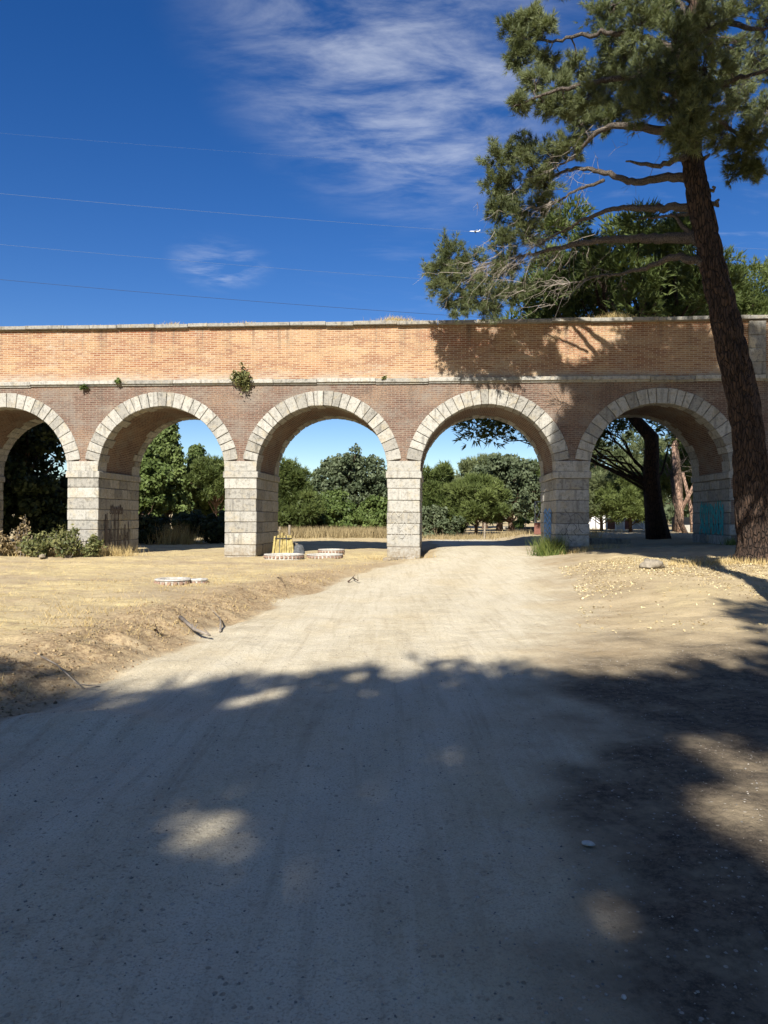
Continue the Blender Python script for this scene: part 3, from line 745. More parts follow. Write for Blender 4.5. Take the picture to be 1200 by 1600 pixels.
def make_tree(name, label, base, height, rx, rz, kind='oak', ry=None, trunk_r=0.18, crown_lo=0.25, n_clump=60, per=150, clump_r=0.7, leaf=0.16, seed=1,
              mat=None, bark='bark2', shape='ellipsoid', lean=(0, 0), group=None, trunks=1, tint_mid=0.5, cat='tree', bare=False, gaps=(), extra=()):
    rng = np.random.default_rng(seed); x, y = base; z0 = gz(x, y) - 0.08
    root = empty(name, (x, y, z0)); tag(root, label, cat, group)
    ry = ry or rx; h0 = height * crown_lo; cz = (height + h0) / 2; rzz = rz or (height - h0) / 2
    if shape == 'cone':
        cl_ = []
        for k in range(n_clump):
            t_ = rng.uniform(0, 1) ** 0.75; a = rng.uniform(0, 2 * math.pi); rr = rx * (1 - t_) ** 0.95 * (0.35 + 0.65 * rng.uniform() ** 0.4) + 0.1
            cl_.append((rr * math.cos(a), rr * math.sin(a), h0 + t_ * (height - h0 - 0.4)))
        cl_ = np.array(cl_)
    elif shape == 'umbrella':
        cl_ = ellipsoid_clumps(n_clump, rx, ry, rzz, height - rzz, rng, -0.45 if rzz > 3 else -0.28, 0.25)
    else:
        cl_ = ellipsoid_clumps(n_clump, rx, ry, rzz, cz, rng, -0.75)
    n_base = len(cl_)
    lobes = rng.normal(size=(5, 3)); ph = rng.uniform(0, 6.28, 5)
    for k in range(len(cl_) if shape != 'cone' else 0):
        d = cl_[k] / np.array([rx, ry, height])
        f = 1 + 0.20 * np.sum(np.sin(lobes @ d * 3.0 + ph)) / 1.6
        cl_[k, :2] *= f; cl_[k, 2] = h0 + (cl_[k, 2] - h0) * (0.95 + 0.05 * f)
    cl_[:, 0] += lean[0] * cl_[:, 2] / height; cl_[:, 1] += lean[1] * cl_[:, 2] / height
    cl_[:, 2] = np.maximum(cl_[:, 2], clump_r * 0.5)
    if len(extra): cl_ = np.concatenate([cl_, np.array(extra, float) - np.array([x, y, z0])])
    parts = []
    for c in cl_:
        r = clump_r * rng.uniform(0.65, 1.3); ct = rng.normal() * 0.14 + tint_mid
        if kind == 'pine':
            P_, d = clump_pts(c, r, int(per * rng.uniform(0.7, 1.2)), 0.75, 0.35, rng)
            for gx_, gy_, gr in gaps:            # openings in the crown that let the sun through
                q_ = P_ + np.array([x, y, z0]); t_ = q_[:, 2:3] / SUN_TZ; h_ = q_[:, :2] + t_ * np.array([[SUN_SX, 1.0]])
                m_ = np.hypot(h_[:, 0] - gx_, (h_[:, 1] - gy_) * 0.6) > gr; P_ = P_[m_]; d = d[m_]
            dd = unit(d + np.array([0, 0, 0.75]))
            parts.append(needles(P_, dd, 5, leaf * 1.4, leaf * 0.125, 0.45, np.full(len(P_), ct) + rng.normal(size=len(P_)) * 0.1, rng))
        else:
            P_, d = clump_pts(c, r, int(per * rng.uniform(0.7, 1.2)), 0.8, 0.45, rng)
            nn = unit(d + 0.8 * rng.normal(size=d.shape) + np.array([0, 0, 0.25]))
            parts.append(leaves(P_, nn, leaf, np.full(len(P_), ct) + rng.normal(size=len(P_)) * 0.16, 1.6, rng))
    tri_obj('crown', parts, mat or M[kind], root, 3 if kind == 'pine' else 4)
    mb = MB()
    for tno in range(trunks):
        ox = (tno - (trunks - 1) / 2) * trunk_r * 3.2
        top = np.array([lean[0] * 0.75 + ox * 0.6, lean[1] * 0.75, height * (0.80 if shape != 'umbrella' else 0.86)])
        pts = wobble((ox, 0, -0.1), top, 8, 0.018, rng)
        mb.tube(pts, [trunk_r * (1.25 if k == 0 else 1 - 0.82 * k / 8) for k in range(9)], 9)
        ids = list(rng.choice(n_base, min(n_base, 26), replace=False)) + list(range(n_base, len(cl_)))
        for j in ids:
            c = cl_[j]; t_ = np.clip((c[2] / height) * 0.80 - 0.08, 0.18, 0.9); k = t_ * 8; i0 = int(k); s0 = pts[i0] + (pts[min(i0 + 1, 8)] - pts[i0]) * (k - i0)
            bf = 0.42 if j >= n_base else 1.0
            mb.tube(wobble(s0, c, 4, 0.05, rng, 0.03), [trunk_r * f_ * bf for f_ in (.34, .26, .19, .13, .06)], 5, False)
    mb.build('trunk', M[bark], root, smooth=True)
    return root

# ------------------------------------------------------------------ the leaning pine in front of the wall
def bark_trunk(pts, rad, name, mat, parent, n=72, seed=3, amp=0.05):
    rows = len(pts); V_ = []; P_ = [np.asarray(p, float) for p in pts]
    ref = np.array([1.0, 0, 0])
    for i in range(rows):
        t_ = unit(P_[min(i + 1, rows - 1)] - P_[max(i - 1, 0)]); rr = unit(ref - t_ * np.dot(ref, t_)); b = np.cross(t_, rr)
        for k in range(n):
            a = 2 * math.pi * k / n; dirv = rr * math.cos(a) + b * math.sin(a)
            q = (rad[i] * math.cos(a) * 7, rad[i] * math.sin(a) * 7 + seed, P_[i][2] * 1.5)
            d, _ = mnoise.voronoi(q); e = min(d[1] - d[0], 0.35) / 0.35
            big = mnoise.noise((q[0] * .22, q[1] * .22, q[2] * .3))
            V_.append(P_[i] + dirv * (rad[i] * (1 + 0.10 * big) + amp * (e - 0.6)))
    F_ = [(i * n + k, i * n + (k + 1) % n, (i + 1) * n + (k + 1) % n, (i + 1) * n + k) for i in range(rows - 1) for k in range(n)]
    return link(name, np_mesh(name, V_, F_), mat, parent, True)
def spline3(ctrl, step):
    out_ = []; c = [np.asarray(p, float) for p in ctrl]
    for k in range(len(c) - 1):
        p0, p1, p2, p3 = c[max(k - 1, 0)], c[k], c[k + 1], c[min(k + 2, len(c) - 1)]
        n = max(2, int(np.linalg.norm(p2[:3] - p1[:3]) / step))
        for j in range(n):
            t_ = j / n
            out_.append(0.5 * (2 * p1 + (p2 - p0) * t_ + (2 * p0 - 5 * p1 + 4 * p2 - p3) * t_ ** 2 + (3 * p1 - p0 - 3 * p2 + p3) * t_ ** 3))
    return out_ + [c[-1]]
TD = 17.8
def tp(px, py, D, r=None):
    p = at(px, py, D); return [p.x, p.y, p.z] + ([r] if r is not None else [])
bx, by = at(1187, 875, TD).x, TD
pine = tag(empty('leaning_pine', (bx, by, gz(bx, by))), 'tall dark leaning pine with bare lower limbs standing before the aqueduct', 'tree')
off = np.array([bx, by, gz(bx, by)])
tr_c = [[bx + .05, by, off[2] - 0.35, 1.05], [bx, by, off[2] + .05, .74], [bx - .02, by, off[2] + .45, .57], tp(1178, 800, TD, .50), tp(1165, 650, TD, .45), tp(1140, 530, TD, .42), tp(1114, 420, TD, .37), tp(1093, 320, TD, .33), tp(1078, 230, TD, .28),
        tp(1072, 130, TD, .24), tp(1082, 20, TD, .20), tp(1090, -90, TD - .2, .14), tp(1085, -180, TD - .2, .07)]
tr = spline3(tr_c, 0.055)
def loc(p): return np.asarray(p[:3], float) - off
bark_trunk([loc(p) for p in tr], [p[3] * 0.82 for p in tr], 'trunk', M['bark'], pine)
def limb(ctrl, name='branch', n=8, mat='limb', rough=0.02, rng=RNG):
    pts = spline3(ctrl, 0.12); mb = MB()
    mb.tube([loc(p) + rng.normal(size=3) * rough for p in pts], [p[3] for p in pts], n)
    mb.build(name, M[mat], pine, smooth=True); return pts
L = []
L.append(limb([tp(1072, 203, 17.8, .13), tp(1045, 201, 18.0, .12), tp(967, 193, 18.7, .085), tp(925, 208, 19.3, .06), tp(898, 240, 19.8, .04), tp(860, 262, 20.3, .018)]))
limb([tp(1080, 243, 17.8, .09), tp(1060, 245, 17.7, .085), tp(1027, 256, 17.8, .06), tp(1000, 252, 17.9, .045), tp(976, 249, 18.0, .02)], 'dead_stub')
L.append(limb([tp(1085, 275, 17.8, .13), tp(1065, 274, 18.0, .12), tp(1020, 277, 18.5, .10), tp(990, 281, 18.9, .09), tp(940, 267, 19.6, .07), tp(897, 261, 20.2, .05), tp(845, 281, 21.0, .03), tp(800, 300, 21.6, .012)]))
L.append(limb([tp(943, 279, 19.5, .05), tp(905, 292, 20.0, .04), tp(873, 309, 20.5, .025), tp(835, 330, 21.1, .01)]))
L.append(limb([tp(1095, 322, 17.8, .12), tp(1070, 321, 18.0, .11), tp(1013, 322, 18.7, .09), tp(957, 324, 19.4, .065), tp(906, 343, 20.1, .045), tp(878, 360, 20.6, .03), tp(830, 385, 21.3, .012)]))
L.append(limb([tp(1105, 372, 17.8, .17), tp(1080, 370, 18.0, .15), tp(1013, 370, 18.9, .12), tp(939, 373, 19.9, .095), tp(873, 385, 20.8, .065), tp(817, 398, 21.5, .04), tp(743, 416, 22.4, .018), tp(700, 425, 22.8, .008)]))
L.append(limb([tp(1110, 410, 17.8, .13), tp(1085, 404, 17.9, .11), tp(1051, 399, 18.3, .09), tp(1013, 415, 18.9, .06), tp(939, 430, 20.0, .03), tp(890, 440, 20.6, .012)]))
limb([tp(1086, 371, 17.95, .07), tp(1066, 350, 18.1, .055), tp(1046, 331, 18.3, .03)], 'dead_stub')
limb([tp(1080, 330, 18.0, .05), tp(1058, 332, 18.2, .04), tp(1022, 336, 18.6, .025), tp(995, 340, 18.9, .01)], 'dead_stub')
limb([tp(1098, 298, 17.7, .05), tp(1112, 294, 17.5, .045), tp(1113, 288, 17.5, .03)], 'dead_stub')
limb([tp(1106, 315, 17.7, .055), tp(1121, 316, 17.5, .05), tp(1121, 310, 17.5, .035)], 'dead_stub')
limb([tp(1092, 245, 17.8, .06), tp(1103, 243, 17.6, .05), tp(1104, 238, 17.6, .03)], 'dead_stub')
# upper crown limbs
for e in ([(1070, 150, 17.8), (1000, 120, 17.2), (930, 125, 17.0), (860, 140, 17.2), (800, 165, 17.6)], [(1075, 90, 17.8), (1010, 55, 18.2), (930, 48, 18.6), (860, 60, 19.0), (800, 50, 19.3)],
          [(1080, 60, 17.8), (1130, 30, 17.0), (1180, 40, 16.4), (1230, 30, 16.0)], [(1072, 160, 17.8), (1120, 130, 17.2), (1175, 110, 16.6), (1240, 90, 16.0)],
          [(1074, 190, 17.8), (1110, 180, 18.4), (1150, 205, 18.8), (1175, 240, 19.1)], [(1075, 215, 17.8), (1065, 200, 17.0), (1060, 205, 16.4)],
          [(1085, 0, 17.8), (1020, -40, 17.4), (950, -60, 17.2), (880, -50, 17.2)], [(1085, -30, 17.7), (1140, -80, 17.2), (1210, -90, 17.0)], [(1080, 40, 17.8), (1060, 0, 18.8), (1030, -30, 19.6)], [(1078, 110, 17.8), (1090, 80, 16.6), (1110, 60, 15.8)],
          [(1074, 170, 17.8), (1030, 150, 18.8), (985, 160, 19.4), (940, 185, 19.9)]):
    rr = np.linspace(.10, .015, len(e)); L.append(limb([tp(*p, r) for p, r in zip(e, rr)], 'branch', 6))
LP = np.array([loc(p) for l in L for p in l])
CL = [  # px, py, distance, radius in px
 (700,395,22.6,34),(682,425,22.8,26),(690,455,22.7,28),(722,440,22.6,38),(742,472,22.5,30),(770,445,22.3,34),(735,408,22.5,28),(765,485,22.4,20),(800,455,22.0,30),(790,410,21.9,24),(715,480,22.7,18),
 (780,245,21.2,34),(765,285,21.4,26),(800,292,21.4,38),(832,258,20.9,36),(852,288,20.8,30),(800,338,21.5,32),(822,362,21.3,26),(784,372,21.6,22),(862,238,20.4,28),(892,222,19.9,26),(775,330,21.6,22),(812,222,21.0,24),(840,320,21.0,24),
 (798,40,19.4,22),(820,65,19.2,28),(848,35,19.0,22),(803,88,19.3,20),(850,95,18.9,22),(835,122,18.0,24),(870,132,17.6,26),(808,160,17.7,18),(882,168,17.6,24),(825,20,19.2,18),(850,160,17.6,20),
 (960,60,18.2,40),(1000,30,17.8,42),(1050,60,17.0,45),(1100,40,16.8,45),(945,115,17.4,38),(1000,112,16.9,45),(1050,118,16.6,46),(1100,110,16.4,46),(1150,80,16.6,42),(920,150,17.1,30),(962,168,17.3,36),(1012,165,16.8,40),(1062,170,16.5,42),(1108,160,16.5,40),(1150,150,17.0,38),
 (1085,208,16.4,36),(1120,205,17.2,32),(1060,205,16.6,26),(1160,225,18.8,28),(1150,258,19.0,22),(1180,205,18.4,30),(1195,100,16.4,40),(900,105,17.6,28),(975,95,19.0,36),(1030,90,19.2,40),(940,185,19.6,30),(985,150,19.2,32),(905,185,17.8,22),(1175,262,19.0,18),(1200,165,17.2,30),(1130,120,18.8,40),(1040,20,19.4,44),(1120,10,18.6,44),
 (980,-20,17.4,44),(1040,-40,17.2,50),(1110,-50,17.0,50),(1180,-10,16.8,46),(1230,40,16.2,46),(1250,110,16.2,40),(910,-50,17.3,40),(950,-90,17.4,44),(1020,-110,17.6,50),(1090,-130,17.4,52),(1160,-110,17.2,50),(1220,-80,17.0,46),(1060,-180,17.5,46),(1120,-190,17.5,42),(1240,-20,16.6,44),(990,-150,17.8,40),(1180,-160,17.3,40),(870,-40,17.4,30),(940,10,17.6,34)]
rng = np.random.default_rng(5); parts = []; tw = MB()
for px, py, D, rp in CL:
    if px > 890 and py < 262 and D < 18.3 and (px, py) not in ((1085, 208), (1060, 205), (1062, 170), (1050, 118), (1108, 160), (1012, 165), (920, 150), (1050, 60), (1100, 40), (1100, 110), (1000, 112), (1000, 30)): D = 36.6 - D + 0.7
    c = np.array(tp(px, py, D)) - off; r = rp / FPX * D
    # shoots: a limb point to the clump, then short shoots carrying tufts
    j = np.argmin(np.linalg.norm(LP - c, axis=1))
    hub = c * 0.8 + LP[j] * 0.2
    tw.tube(wobble(LP[j], hub, 4, 0.06, rng), [.022, .02, .017, .014, .011], 4, False)
    ct = 0.45 + rng.normal() * 0.12; ns = int(9 + 32 * r)
    for s in range(ns):
        d = unit(rng.normal(size=3) + np.array([0, 0, 0.15])); end = c + d * r * rng.uniform(0.55, 1.12) * np.array([1.1, 1.1, 0.9])
        path = np.array(wobble(hub, end, 3, 0.07, rng, -0.04)); tw.tube(path, [.010, .008, .006, .004], 3, False)
        nt_ = 12; t_ = rng.uniform(0.35, 1.0, nt_) * 3; i0 = np.minimum(t_.astype(int), 2); fr = (t_ - i0)[:, None]
        P_ = path[i0] * (1 - fr) + path[i0 + 1] * fr + rng.normal(size=(nt_, 3)) * 0.05
        dd = unit(np.repeat((end - hub)[None], nt_, 0) / max(np.linalg.norm(end - hub), .1) + rng.normal(size=(nt_, 3)) * 0.5 + np.array([0, 0, 0.25]))
        parts.append(needles(P_, dd, 17, 0.20, 0.0062, 0.42, np.full(nt_, ct) + rng.normal(size=nt_) * 0.12, rng))
tri_obj('crown', parts, M['pine'], pine)
tw.build('twigs', M['limb'], pine)
# grey dead twigs hanging along the lower limbs
dt = MB()
for px, py, D, n, sp in [(850, 385, 21.0, 46, 40), (800, 405, 21.6, 46, 40), (760, 430, 22.2, 34, 34), (870, 330, 20.6, 30, 34), (840, 430, 21.2, 34, 40), (900, 430, 20.6, 16, 36), (940, 410, 20.0, 10, 40), (905, 240, 19.6, 12, 30), (1000, 205, 18.4, 6, 40), (1180, 120, 16.8, 14, 40), (890, 285, 20.2, 14, 30)]:
    for s in range(n):
        c = np.array(tp(px + rng.normal() * sp, py + rng.normal() * sp * 0.6, D + rng.normal() * 0.3)) - off
        j = np.argmin(np.linalg.norm(LP - c, axis=1)); a = LP[j] if np.linalg.norm(LP[j] - c) < 0.9 else c + rng.normal(size=3) * 0.25
        e = c + np.array([-0.55, 0.15, -0.35]) * rng.uniform(0.3, 1.2) + rng.normal(size=3) * 0.22
        pth = wobble(a, e, 5, 0.05, rng, 0.05); dt.tube(pth, [.0085, .0075, .0065, .005, .004, .0025], 3, False)
        for b in range(3):
            k = rng.integers(1, 5); q = pth[k]; dt.tube([q, q + rng.normal(size=3) * 0.12 + np.array([-.08, 0, -.10])], [.0045, .002], 3, False)
dt.build('dead_twigs', M['twig'], pine)

GAPS = [(*((px - 600) / FPX * (D_ := FPX * CAM_H / (py - 806)), D_), r_) for px, py, r_ in [(340, 1335, .28), (362, 1235, .20), (725, 1190, .29), (355, 1114, .24), (420, 1100, .24), (1190, 1210, .46), (1200, 1320, .44), (1110, 1165, .24), (800, 1290, .16), (480, 1410, .17), (250, 1290, .16), (520, 1230, .22), (985, 1440, .2), (540, 1245, .20), (60, 1370, .18), (930, 1480, .18), (150, 1120, .2), (640, 1052, .2)]]
# ------------------------------------------------------------------ pines behind the viewpoint and beside it: their crowns shade the foreground
def pine_near(label, base, height, r, lo, seed, n=100, per=122, cr=0.95, lean=(0, 0), shape='umbrella'):
    make_tree('shade_pine', label, base, height, r, (height - lo) / 2, 'pine', trunk_r=0.32, crown_lo=lo / height, n_clump=n, per=per, clump_r=cr, leaf=0.34, seed=seed,
              mat=M['pine'], bark='bark', shape=shape, group='pines shading the foreground', lean=lean, gaps=GAPS)
pine_near('tall umbrella pine behind the viewpoint shading the left of the track', (-6.6, -18.7), 11.5, 5.0, 8.6, 101)
pine_near('tall umbrella pine behind the viewpoint shading the middle of the track', (-2.4, -12.8), 11.3, 5.2, 8.4, 102, 165)
pine_near('tall umbrella pine behind the viewpoint shading the right verge', (4.6, -11.3), 11.5, 5.2, 8.6, 103)
pine_near('taller umbrella pine behind the viewpoint, between the other two on the left', (-1.2, -15.2), 12.0, 5.4, 8.8, 106, 80)
pine_near('slender pine beside the track, out of frame, shading the leaning trunk', (5.7, 6.2), 19.1, 3.9, 10.9, 104, 190, 125, 0.85, shape='ellipsoid')
pine_near('tall pine out of frame past the leaning trunk', (11.4, 5.5), 20.5, 3.6, 9.0, 105, 120, 110, 0.95, shape='ellipsoid')

# ------------------------------------------------------------------ trees behind the aqueduct
def bg(px, D, ytop, w_px, label, kind, name, **k):
    """tree whose trunk stands in line with px at distance D, its top seen at ytop"""
    x = (px - 600) / FPX * D; z0 = gz(x, D); h = CAM_H + (806 - ytop) / FPX * D - z0; r = w_px / 2 / FPX * D
    return make_tree(name, label, (x, D), h, r, k.pop('rz', None), kind, **k)
G = 'trees behind the aqueduct'
# big umbrella pine right behind the wall: trunk seen through the last arch, crown above the wall
make_tree('umbrella_pine', 'big umbrella pine behind the wall, thick black trunk seen through the last arch', (11.9, 31.0), 13.9, 4.5, 3.6, 'pine', trunk_r=0.44, crown_lo=0.55, n_clump=95, per=150, clump_r=0.85, leaf=0.26, seed=21,
          mat=M['pine_lush'], bark='bark', shape='umbrella', lean=(-2.2, 0.3), group=G, tint_mid=0.33,
          extra=[(3.2, 31.2, 6.0), (3.9, 31.0, 5.5), (4.7, 31.3, 5.3), (5.5, 30.8, 5.9), (6.1, 31.4, 5.5), (6.7, 31.0, 5.0), (7.2, 31.5, 5.6), (9.2, 32.4, 5.8), (10.2, 32.2, 5.6), (9.5, 33.2, 4.9), (11.0, 32.6, 6.2), (9.9, 33.4, 6.4), (12.9, 33.0, 6.0), (13.8, 33.2, 5.6), (8.7, 32.0, 6.4)])
bg(1150, 44, 415, 120, 'light green pine top showing right of the leaning trunk', 'pine', 'pine_tree', trunk_r=.3, crown_lo=.5, n_clump=70, per=140, clump_r=.9, leaf=.28, seed=23, mat=M['pine_lush'], shape='umbrella', group=G)
bg(1230, 50, 400, 130, 'green pine top at the edge beyond the leaning trunk', 'pine', 'pine_tree', trunk_r=.3, crown_lo=.5, n_clump=60, per=130, clump_r=.9, leaf=.28, seed=24, mat=M['pine_lush'], shape='umbrella', group=G)
bg(1060, 47, 430, 130, 'olive pine crown above the wall behind the big umbrella pine', 'pine', 'pine_tree', trunk_r=.3, crown_lo=.5, n_clump=60, per=130, clump_r=.9, leaf=.28, seed=25, mat=M['pine_lush'], shape='umbrella', group=G)
# through the first arch: dense dark trees close to the wall
make_tree('elm_tree', 'dark dense elm close behind the first arch', (-16.6, 33.2), 7.6, 2.6, None, 'shaded_leaf', trunk_r=.2, crown_lo=.03, n_clump=90, per=190, clump_r=.7, leaf=.17, seed=31, group=G)
make_tree('elm_tree', 'dark elm filling the frame edge of the first arch', (-20.8, 34.0), 8.2, 2.8, None, 'shaded_leaf', trunk_r=.2, crown_lo=.03, n_clump=90, per=190, clump_r=.75, leaf=.17, seed=32, group=G)
make_tree('elm_tree', 'small dark elm at the foot of the first arch opening', (-18.2, 31.2), 4.6, 2.0, None, 'shaded_leaf', trunk_r=.12, crown_lo=.02, n_clump=60, per=190, clump_r=.6, leaf=.16, seed=33, group=G)
# through the second arch
bg(262, 46, 648, 84, 'tall tapering cypress seen through the second arch', 'cypress', 'cypress_tree', trunk_r=.2, crown_lo=.04, n_clump=230, per=130, clump_r=.40, leaf=.17, seed=34, shape='cone', group=G)
bg(306, 50, 692, 64, 'shorter dark cypress beside the tall one in the second arch', 'cypress', 'cypress_tree', trunk_r=.2, crown_lo=.05, n_clump=150, per=120, clump_r=.42, leaf=.17, seed=35, shape='cone', group=G, tint_mid=.35)
bg(232, 47, 672, 56, 'slim conifer left of the tall cypress in the second arch', 'cypress', 'cypress_tree', trunk_r=.15, crown_lo=.04, n_clump=140, per=110, clump_r=.36, leaf=.16, seed=39, shape='cone', group=G, tint_mid=.42)
bg(338, 48, 718, 70, 'bright pine with a bare orange trunk behind the second pier', 'pine', 'pine_tree', trunk_r=.13, crown_lo=.42, n_clump=60, per=110, clump_r=.55, leaf=.24, seed=36, mat=M['pine_lush'], bark='bark_pink', group=G)
bg(225, 44, 700, 60, 'leafy tree half hidden by the first pier in the second arch', 'bush', 'broadleaf_tree', trunk_r=.15, crown_lo=.05, n_clump=70, per=150, clump_r=.6, leaf=.17, seed=37, group=G)
bg(345, 60, 740, 90, 'far green tree behind the orange-trunked pine', 'bush', 'broadleaf_tree', trunk_r=.2, crown_lo=.05, n_clump=70, per=150, clump_r=.8, leaf=.22, seed=38, group=G)
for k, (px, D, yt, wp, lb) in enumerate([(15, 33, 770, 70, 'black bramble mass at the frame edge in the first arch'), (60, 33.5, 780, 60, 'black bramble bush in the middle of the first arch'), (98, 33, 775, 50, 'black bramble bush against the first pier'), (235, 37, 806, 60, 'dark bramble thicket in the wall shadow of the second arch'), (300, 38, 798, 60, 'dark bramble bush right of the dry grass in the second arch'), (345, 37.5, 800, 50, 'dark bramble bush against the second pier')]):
    bg(px, D, yt, wp, lb, 'shaded_leaf', 'bramble_bush', trunk_r=.04, crown_lo=.0, n_clump=36, per=130, clump_r=.34, leaf=.13, seed=40 + k, group='bramble bushes behind the wall', cat='bush')
# through the third arch
bg(452, 50, 728, 74, 'young pine at the left side of the third arch', 'pine', 'pine_tree', trunk_r=.16, crown_lo=.06, n_clump=80, per=120, clump_r=.6, leaf=.26, seed=51, mat=M['pine_lush'], group=G, tint_mid=.4)
bg(546, 62, 706, 128, 'large grey-green holm oak in the middle of the third arch', 'oak', 'holm_oak', trunk_r=.4, crown_lo=.12, n_clump=210, per=110, clump_r=.56, leaf=.18, seed=52, group=G)
bg(488, 66, 745, 90, 'lower shoulder oak left of the large holm oak', 'oak', 'holm_oak', trunk_r=.3, crown_lo=.10, n_clump=120, per=100, clump_r=.56, leaf=.18, seed=53, group=G)
bg(612, 64, 738, 80, 'oak half hidden behind the third pier', 'oak', 'holm_oak', trunk_r=.3, crown_lo=.1, n_clump=80, per=150, clump_r=.75, leaf=.19, seed=54, group=G)
for k, (px, D, yt, wp, lb) in enumerate([(445, 53, 782, 60, 'round green bush at the left of the third arch'), (492, 54, 775, 62, 'green bush under the shoulder oak'), (540, 55, 786, 60, 'low green bush below the large holm oak'), (585, 54, 778, 66, 'green bush beside the third pier'), (520, 56, 770, 50, 'taller green bush between the oaks'), (625, 55, 780, 60, 'green bush hidden mostly by the third pier')]):
    bg(px, D, yt, wp, lb, 'bush', 'field_bush', trunk_r=.05, crown_lo=.0, n_clump=50, per=140, clump_r=.5, leaf=.16, seed=60 + k, group='bushes along the field edge', cat='bush')
# through the fourth arch
bg(688, 52, 737, 92, 'broad bushy pine at the left of the fourth arch', 'pine', 'pine_tree', trunk_r=.2, crown_lo=.03, n_clump=110, per=120, clump_r=.65, leaf=.27, seed=71, mat=M['pine_lush'], group=G, tint_mid=.4)
bg(744, 49, 746, 74, 'round bright young pine on bare legs in the fourth arch', 'pine', 'pine_tree', trunk_r=.14, crown_lo=.20, n_clump=90, per=130, clump_r=.55, leaf=.26, seed=72, mat=M['pine_lush'], group=G, tint_mid=.6)
bg(790, 58, 713, 116, 'tall grey-green oak behind the round young pine', 'oak', 'holm_oak', trunk_r=.3, crown_lo=.12, n_clump=200, per=105, clump_r=.56, leaf=.18, seed=73, group=G, trunks=2)
bg(758, 72, 716, 80, 'far dark pine top behind the tall oak', 'pine', 'pine_tree', trunk_r=.3, crown_lo=.2, n_clump=70, per=110, clump_r=.9, leaf=.32, seed=74, group=G)
bg(850, 66, 722, 90, 'green pine beside the fourth pier', 'pine', 'pine_tree', trunk_r=.3, crown_lo=.12, n_clump=90, per=120, clump_r=.9, leaf=.32, seed=75, mat=M['pine_lush'], group=G, tint_mid=.35)
bg(816, 46, 806, 22, 'small staked sapling by the gate', 'bush', 'sapling', trunk_r=.03, crown_lo=.42, n_clump=14, per=70, clump_r=.2, leaf=.11, seed=76)
bg(680, 47, 792, 56, 'grey-green shrub at the foot of the bushy pine', 'oak', 'field_bush', trunk_r=.04, crown_lo=0, n_clump=34, per=120, clump_r=.4, leaf=.14, seed=77, group='bushes along the field edge', cat='bush')
# through the fifth arch
bg(985, 58, 742, 90, 'sunlit bright green pine in the last arch', 'pine', 'pine_tree', trunk_r=.16, crown_lo=.10, n_clump=90, per=130, clump_r=.6, leaf=.27, seed=81, mat=M['pine_lush'], group=G, tint_mid=.6)
bg(940, 60, 738, 70, 'dark green pine beside the white hut', 'pine', 'pine_tree', trunk_r=.16, crown_lo=.15, n_clump=80, per=120, clump_r=.6, leaf=.27, seed=82, group=G, tint_mid=.35)
bg(1085, 60, 690, 110, 'green pine right of the black trunk in the last arch', 'pine', 'pine_tree', trunk_r=.2, crown_lo=.35, n_clump=90, per=120, clump_r=.8, leaf=.3, seed=83, mat=M['pine_lush'], group=G)
bg(930, 78, 690, 140, 'far dark pine behind the white hut', 'pine', 'pine_tree', trunk_r=.25, crown_lo=.15, n_clump=80, per=110, clump_r=1.1, leaf=.36, seed=84, group=G, tint_mid=.3)
bg(1020, 82, 680, 160, 'far dark pine behind the black trunk', 'pine', 'pine_tree', trunk_r=.25, crown_lo=.15, n_clump=80, per=110, clump_r=1.1, leaf=.36, seed=85, group=G, tint_mid=.3)
# forked, bare trunks in the last arch
for k, (px, D, segs, lb) in enumerate([(1062, 42, [[(0, 838), (2, 790), (-6, 740), (-10, 690)], [(2, 795), (18, 765), (30, 740)]], 'forked pink-barked trunk in the last arch'),
                                       (1083, 45, [[(0, 836), (-2, 800), (-8, 770), (-16, 735)], [(-2, 805), (8, 775), (12, 740)]], 'thin pink-barked trunk beside the last pier'),
                                       (1072, 40, [[(0, 840), (-8, 815), (-18, 780), (-22, 740)]], 'dark slanting trunk between the pink-barked ones')]):
    x0 = (px - 600) / FPX * D; z0 = gz(x0, D); root = tag(empty('bare_tree', (x0, D, z0)), lb, 'tree', 'bare trunks behind the last arch')
    mb = MB()
    for sgm in segs:
        pts = [Vector((dx / FPX * D, 0.02 * i, max((806 - py) / FPX * D + CAM_H - z0, -0.1))) for i, (dx, py) in enumerate(sgm)]
        r0 = (.20 if len(sgm) > 3 else .13) * (0.8 if k else 1); mb.tube(pts, [r0 * (1 - .16 * i) for i in range(len(pts))], 9)
    mb.build('trunk', M['bark_pink'] if k < 2 else M['bark2'], root, smooth=True)
    rr = np.random.default_rng(90 + k); tm = MB()
    for s in range(16):
        q = pts[-1] + Vector(rr.normal(size=3) * 0.1); e = q + Vector((rr.normal() * .7, rr.normal() * .6, rr.uniform(.2, 1.6))); tm.tube(wobble(q, e, 4, .08, rr), [.03, .022, .016, .01, .006], 4, False)
    tm.build('twigs', M['limb'], root)
# woods closing the view
wp = []; rr = np.random.default_rng(120)
for k in range(520):
    a = rr.uniform(-0.95, 0.95); D = rr.uniform(95, 150); x = a * D; z = gz(x, D); h = rr.uniform(2.5, 6.5)
    P_, d = clump_pts((x, D, z + h * rr.uniform(.25, .8)), rr.uniform(1.2, 2.2), 60, .9, .45, rr)
    wp.append(leaves(P_, unit(d + rr.normal(size=d.shape) * .7), .62, np.full(60, rr.uniform(.25, .7)) + rr.normal(size=60) * .15, 1.5, rr))
tag(tri_obj('far_woods', wp, M['oak'], None, 4), 'far belt of dark woods closing the view beyond the field', 'woods', kind='stuff')

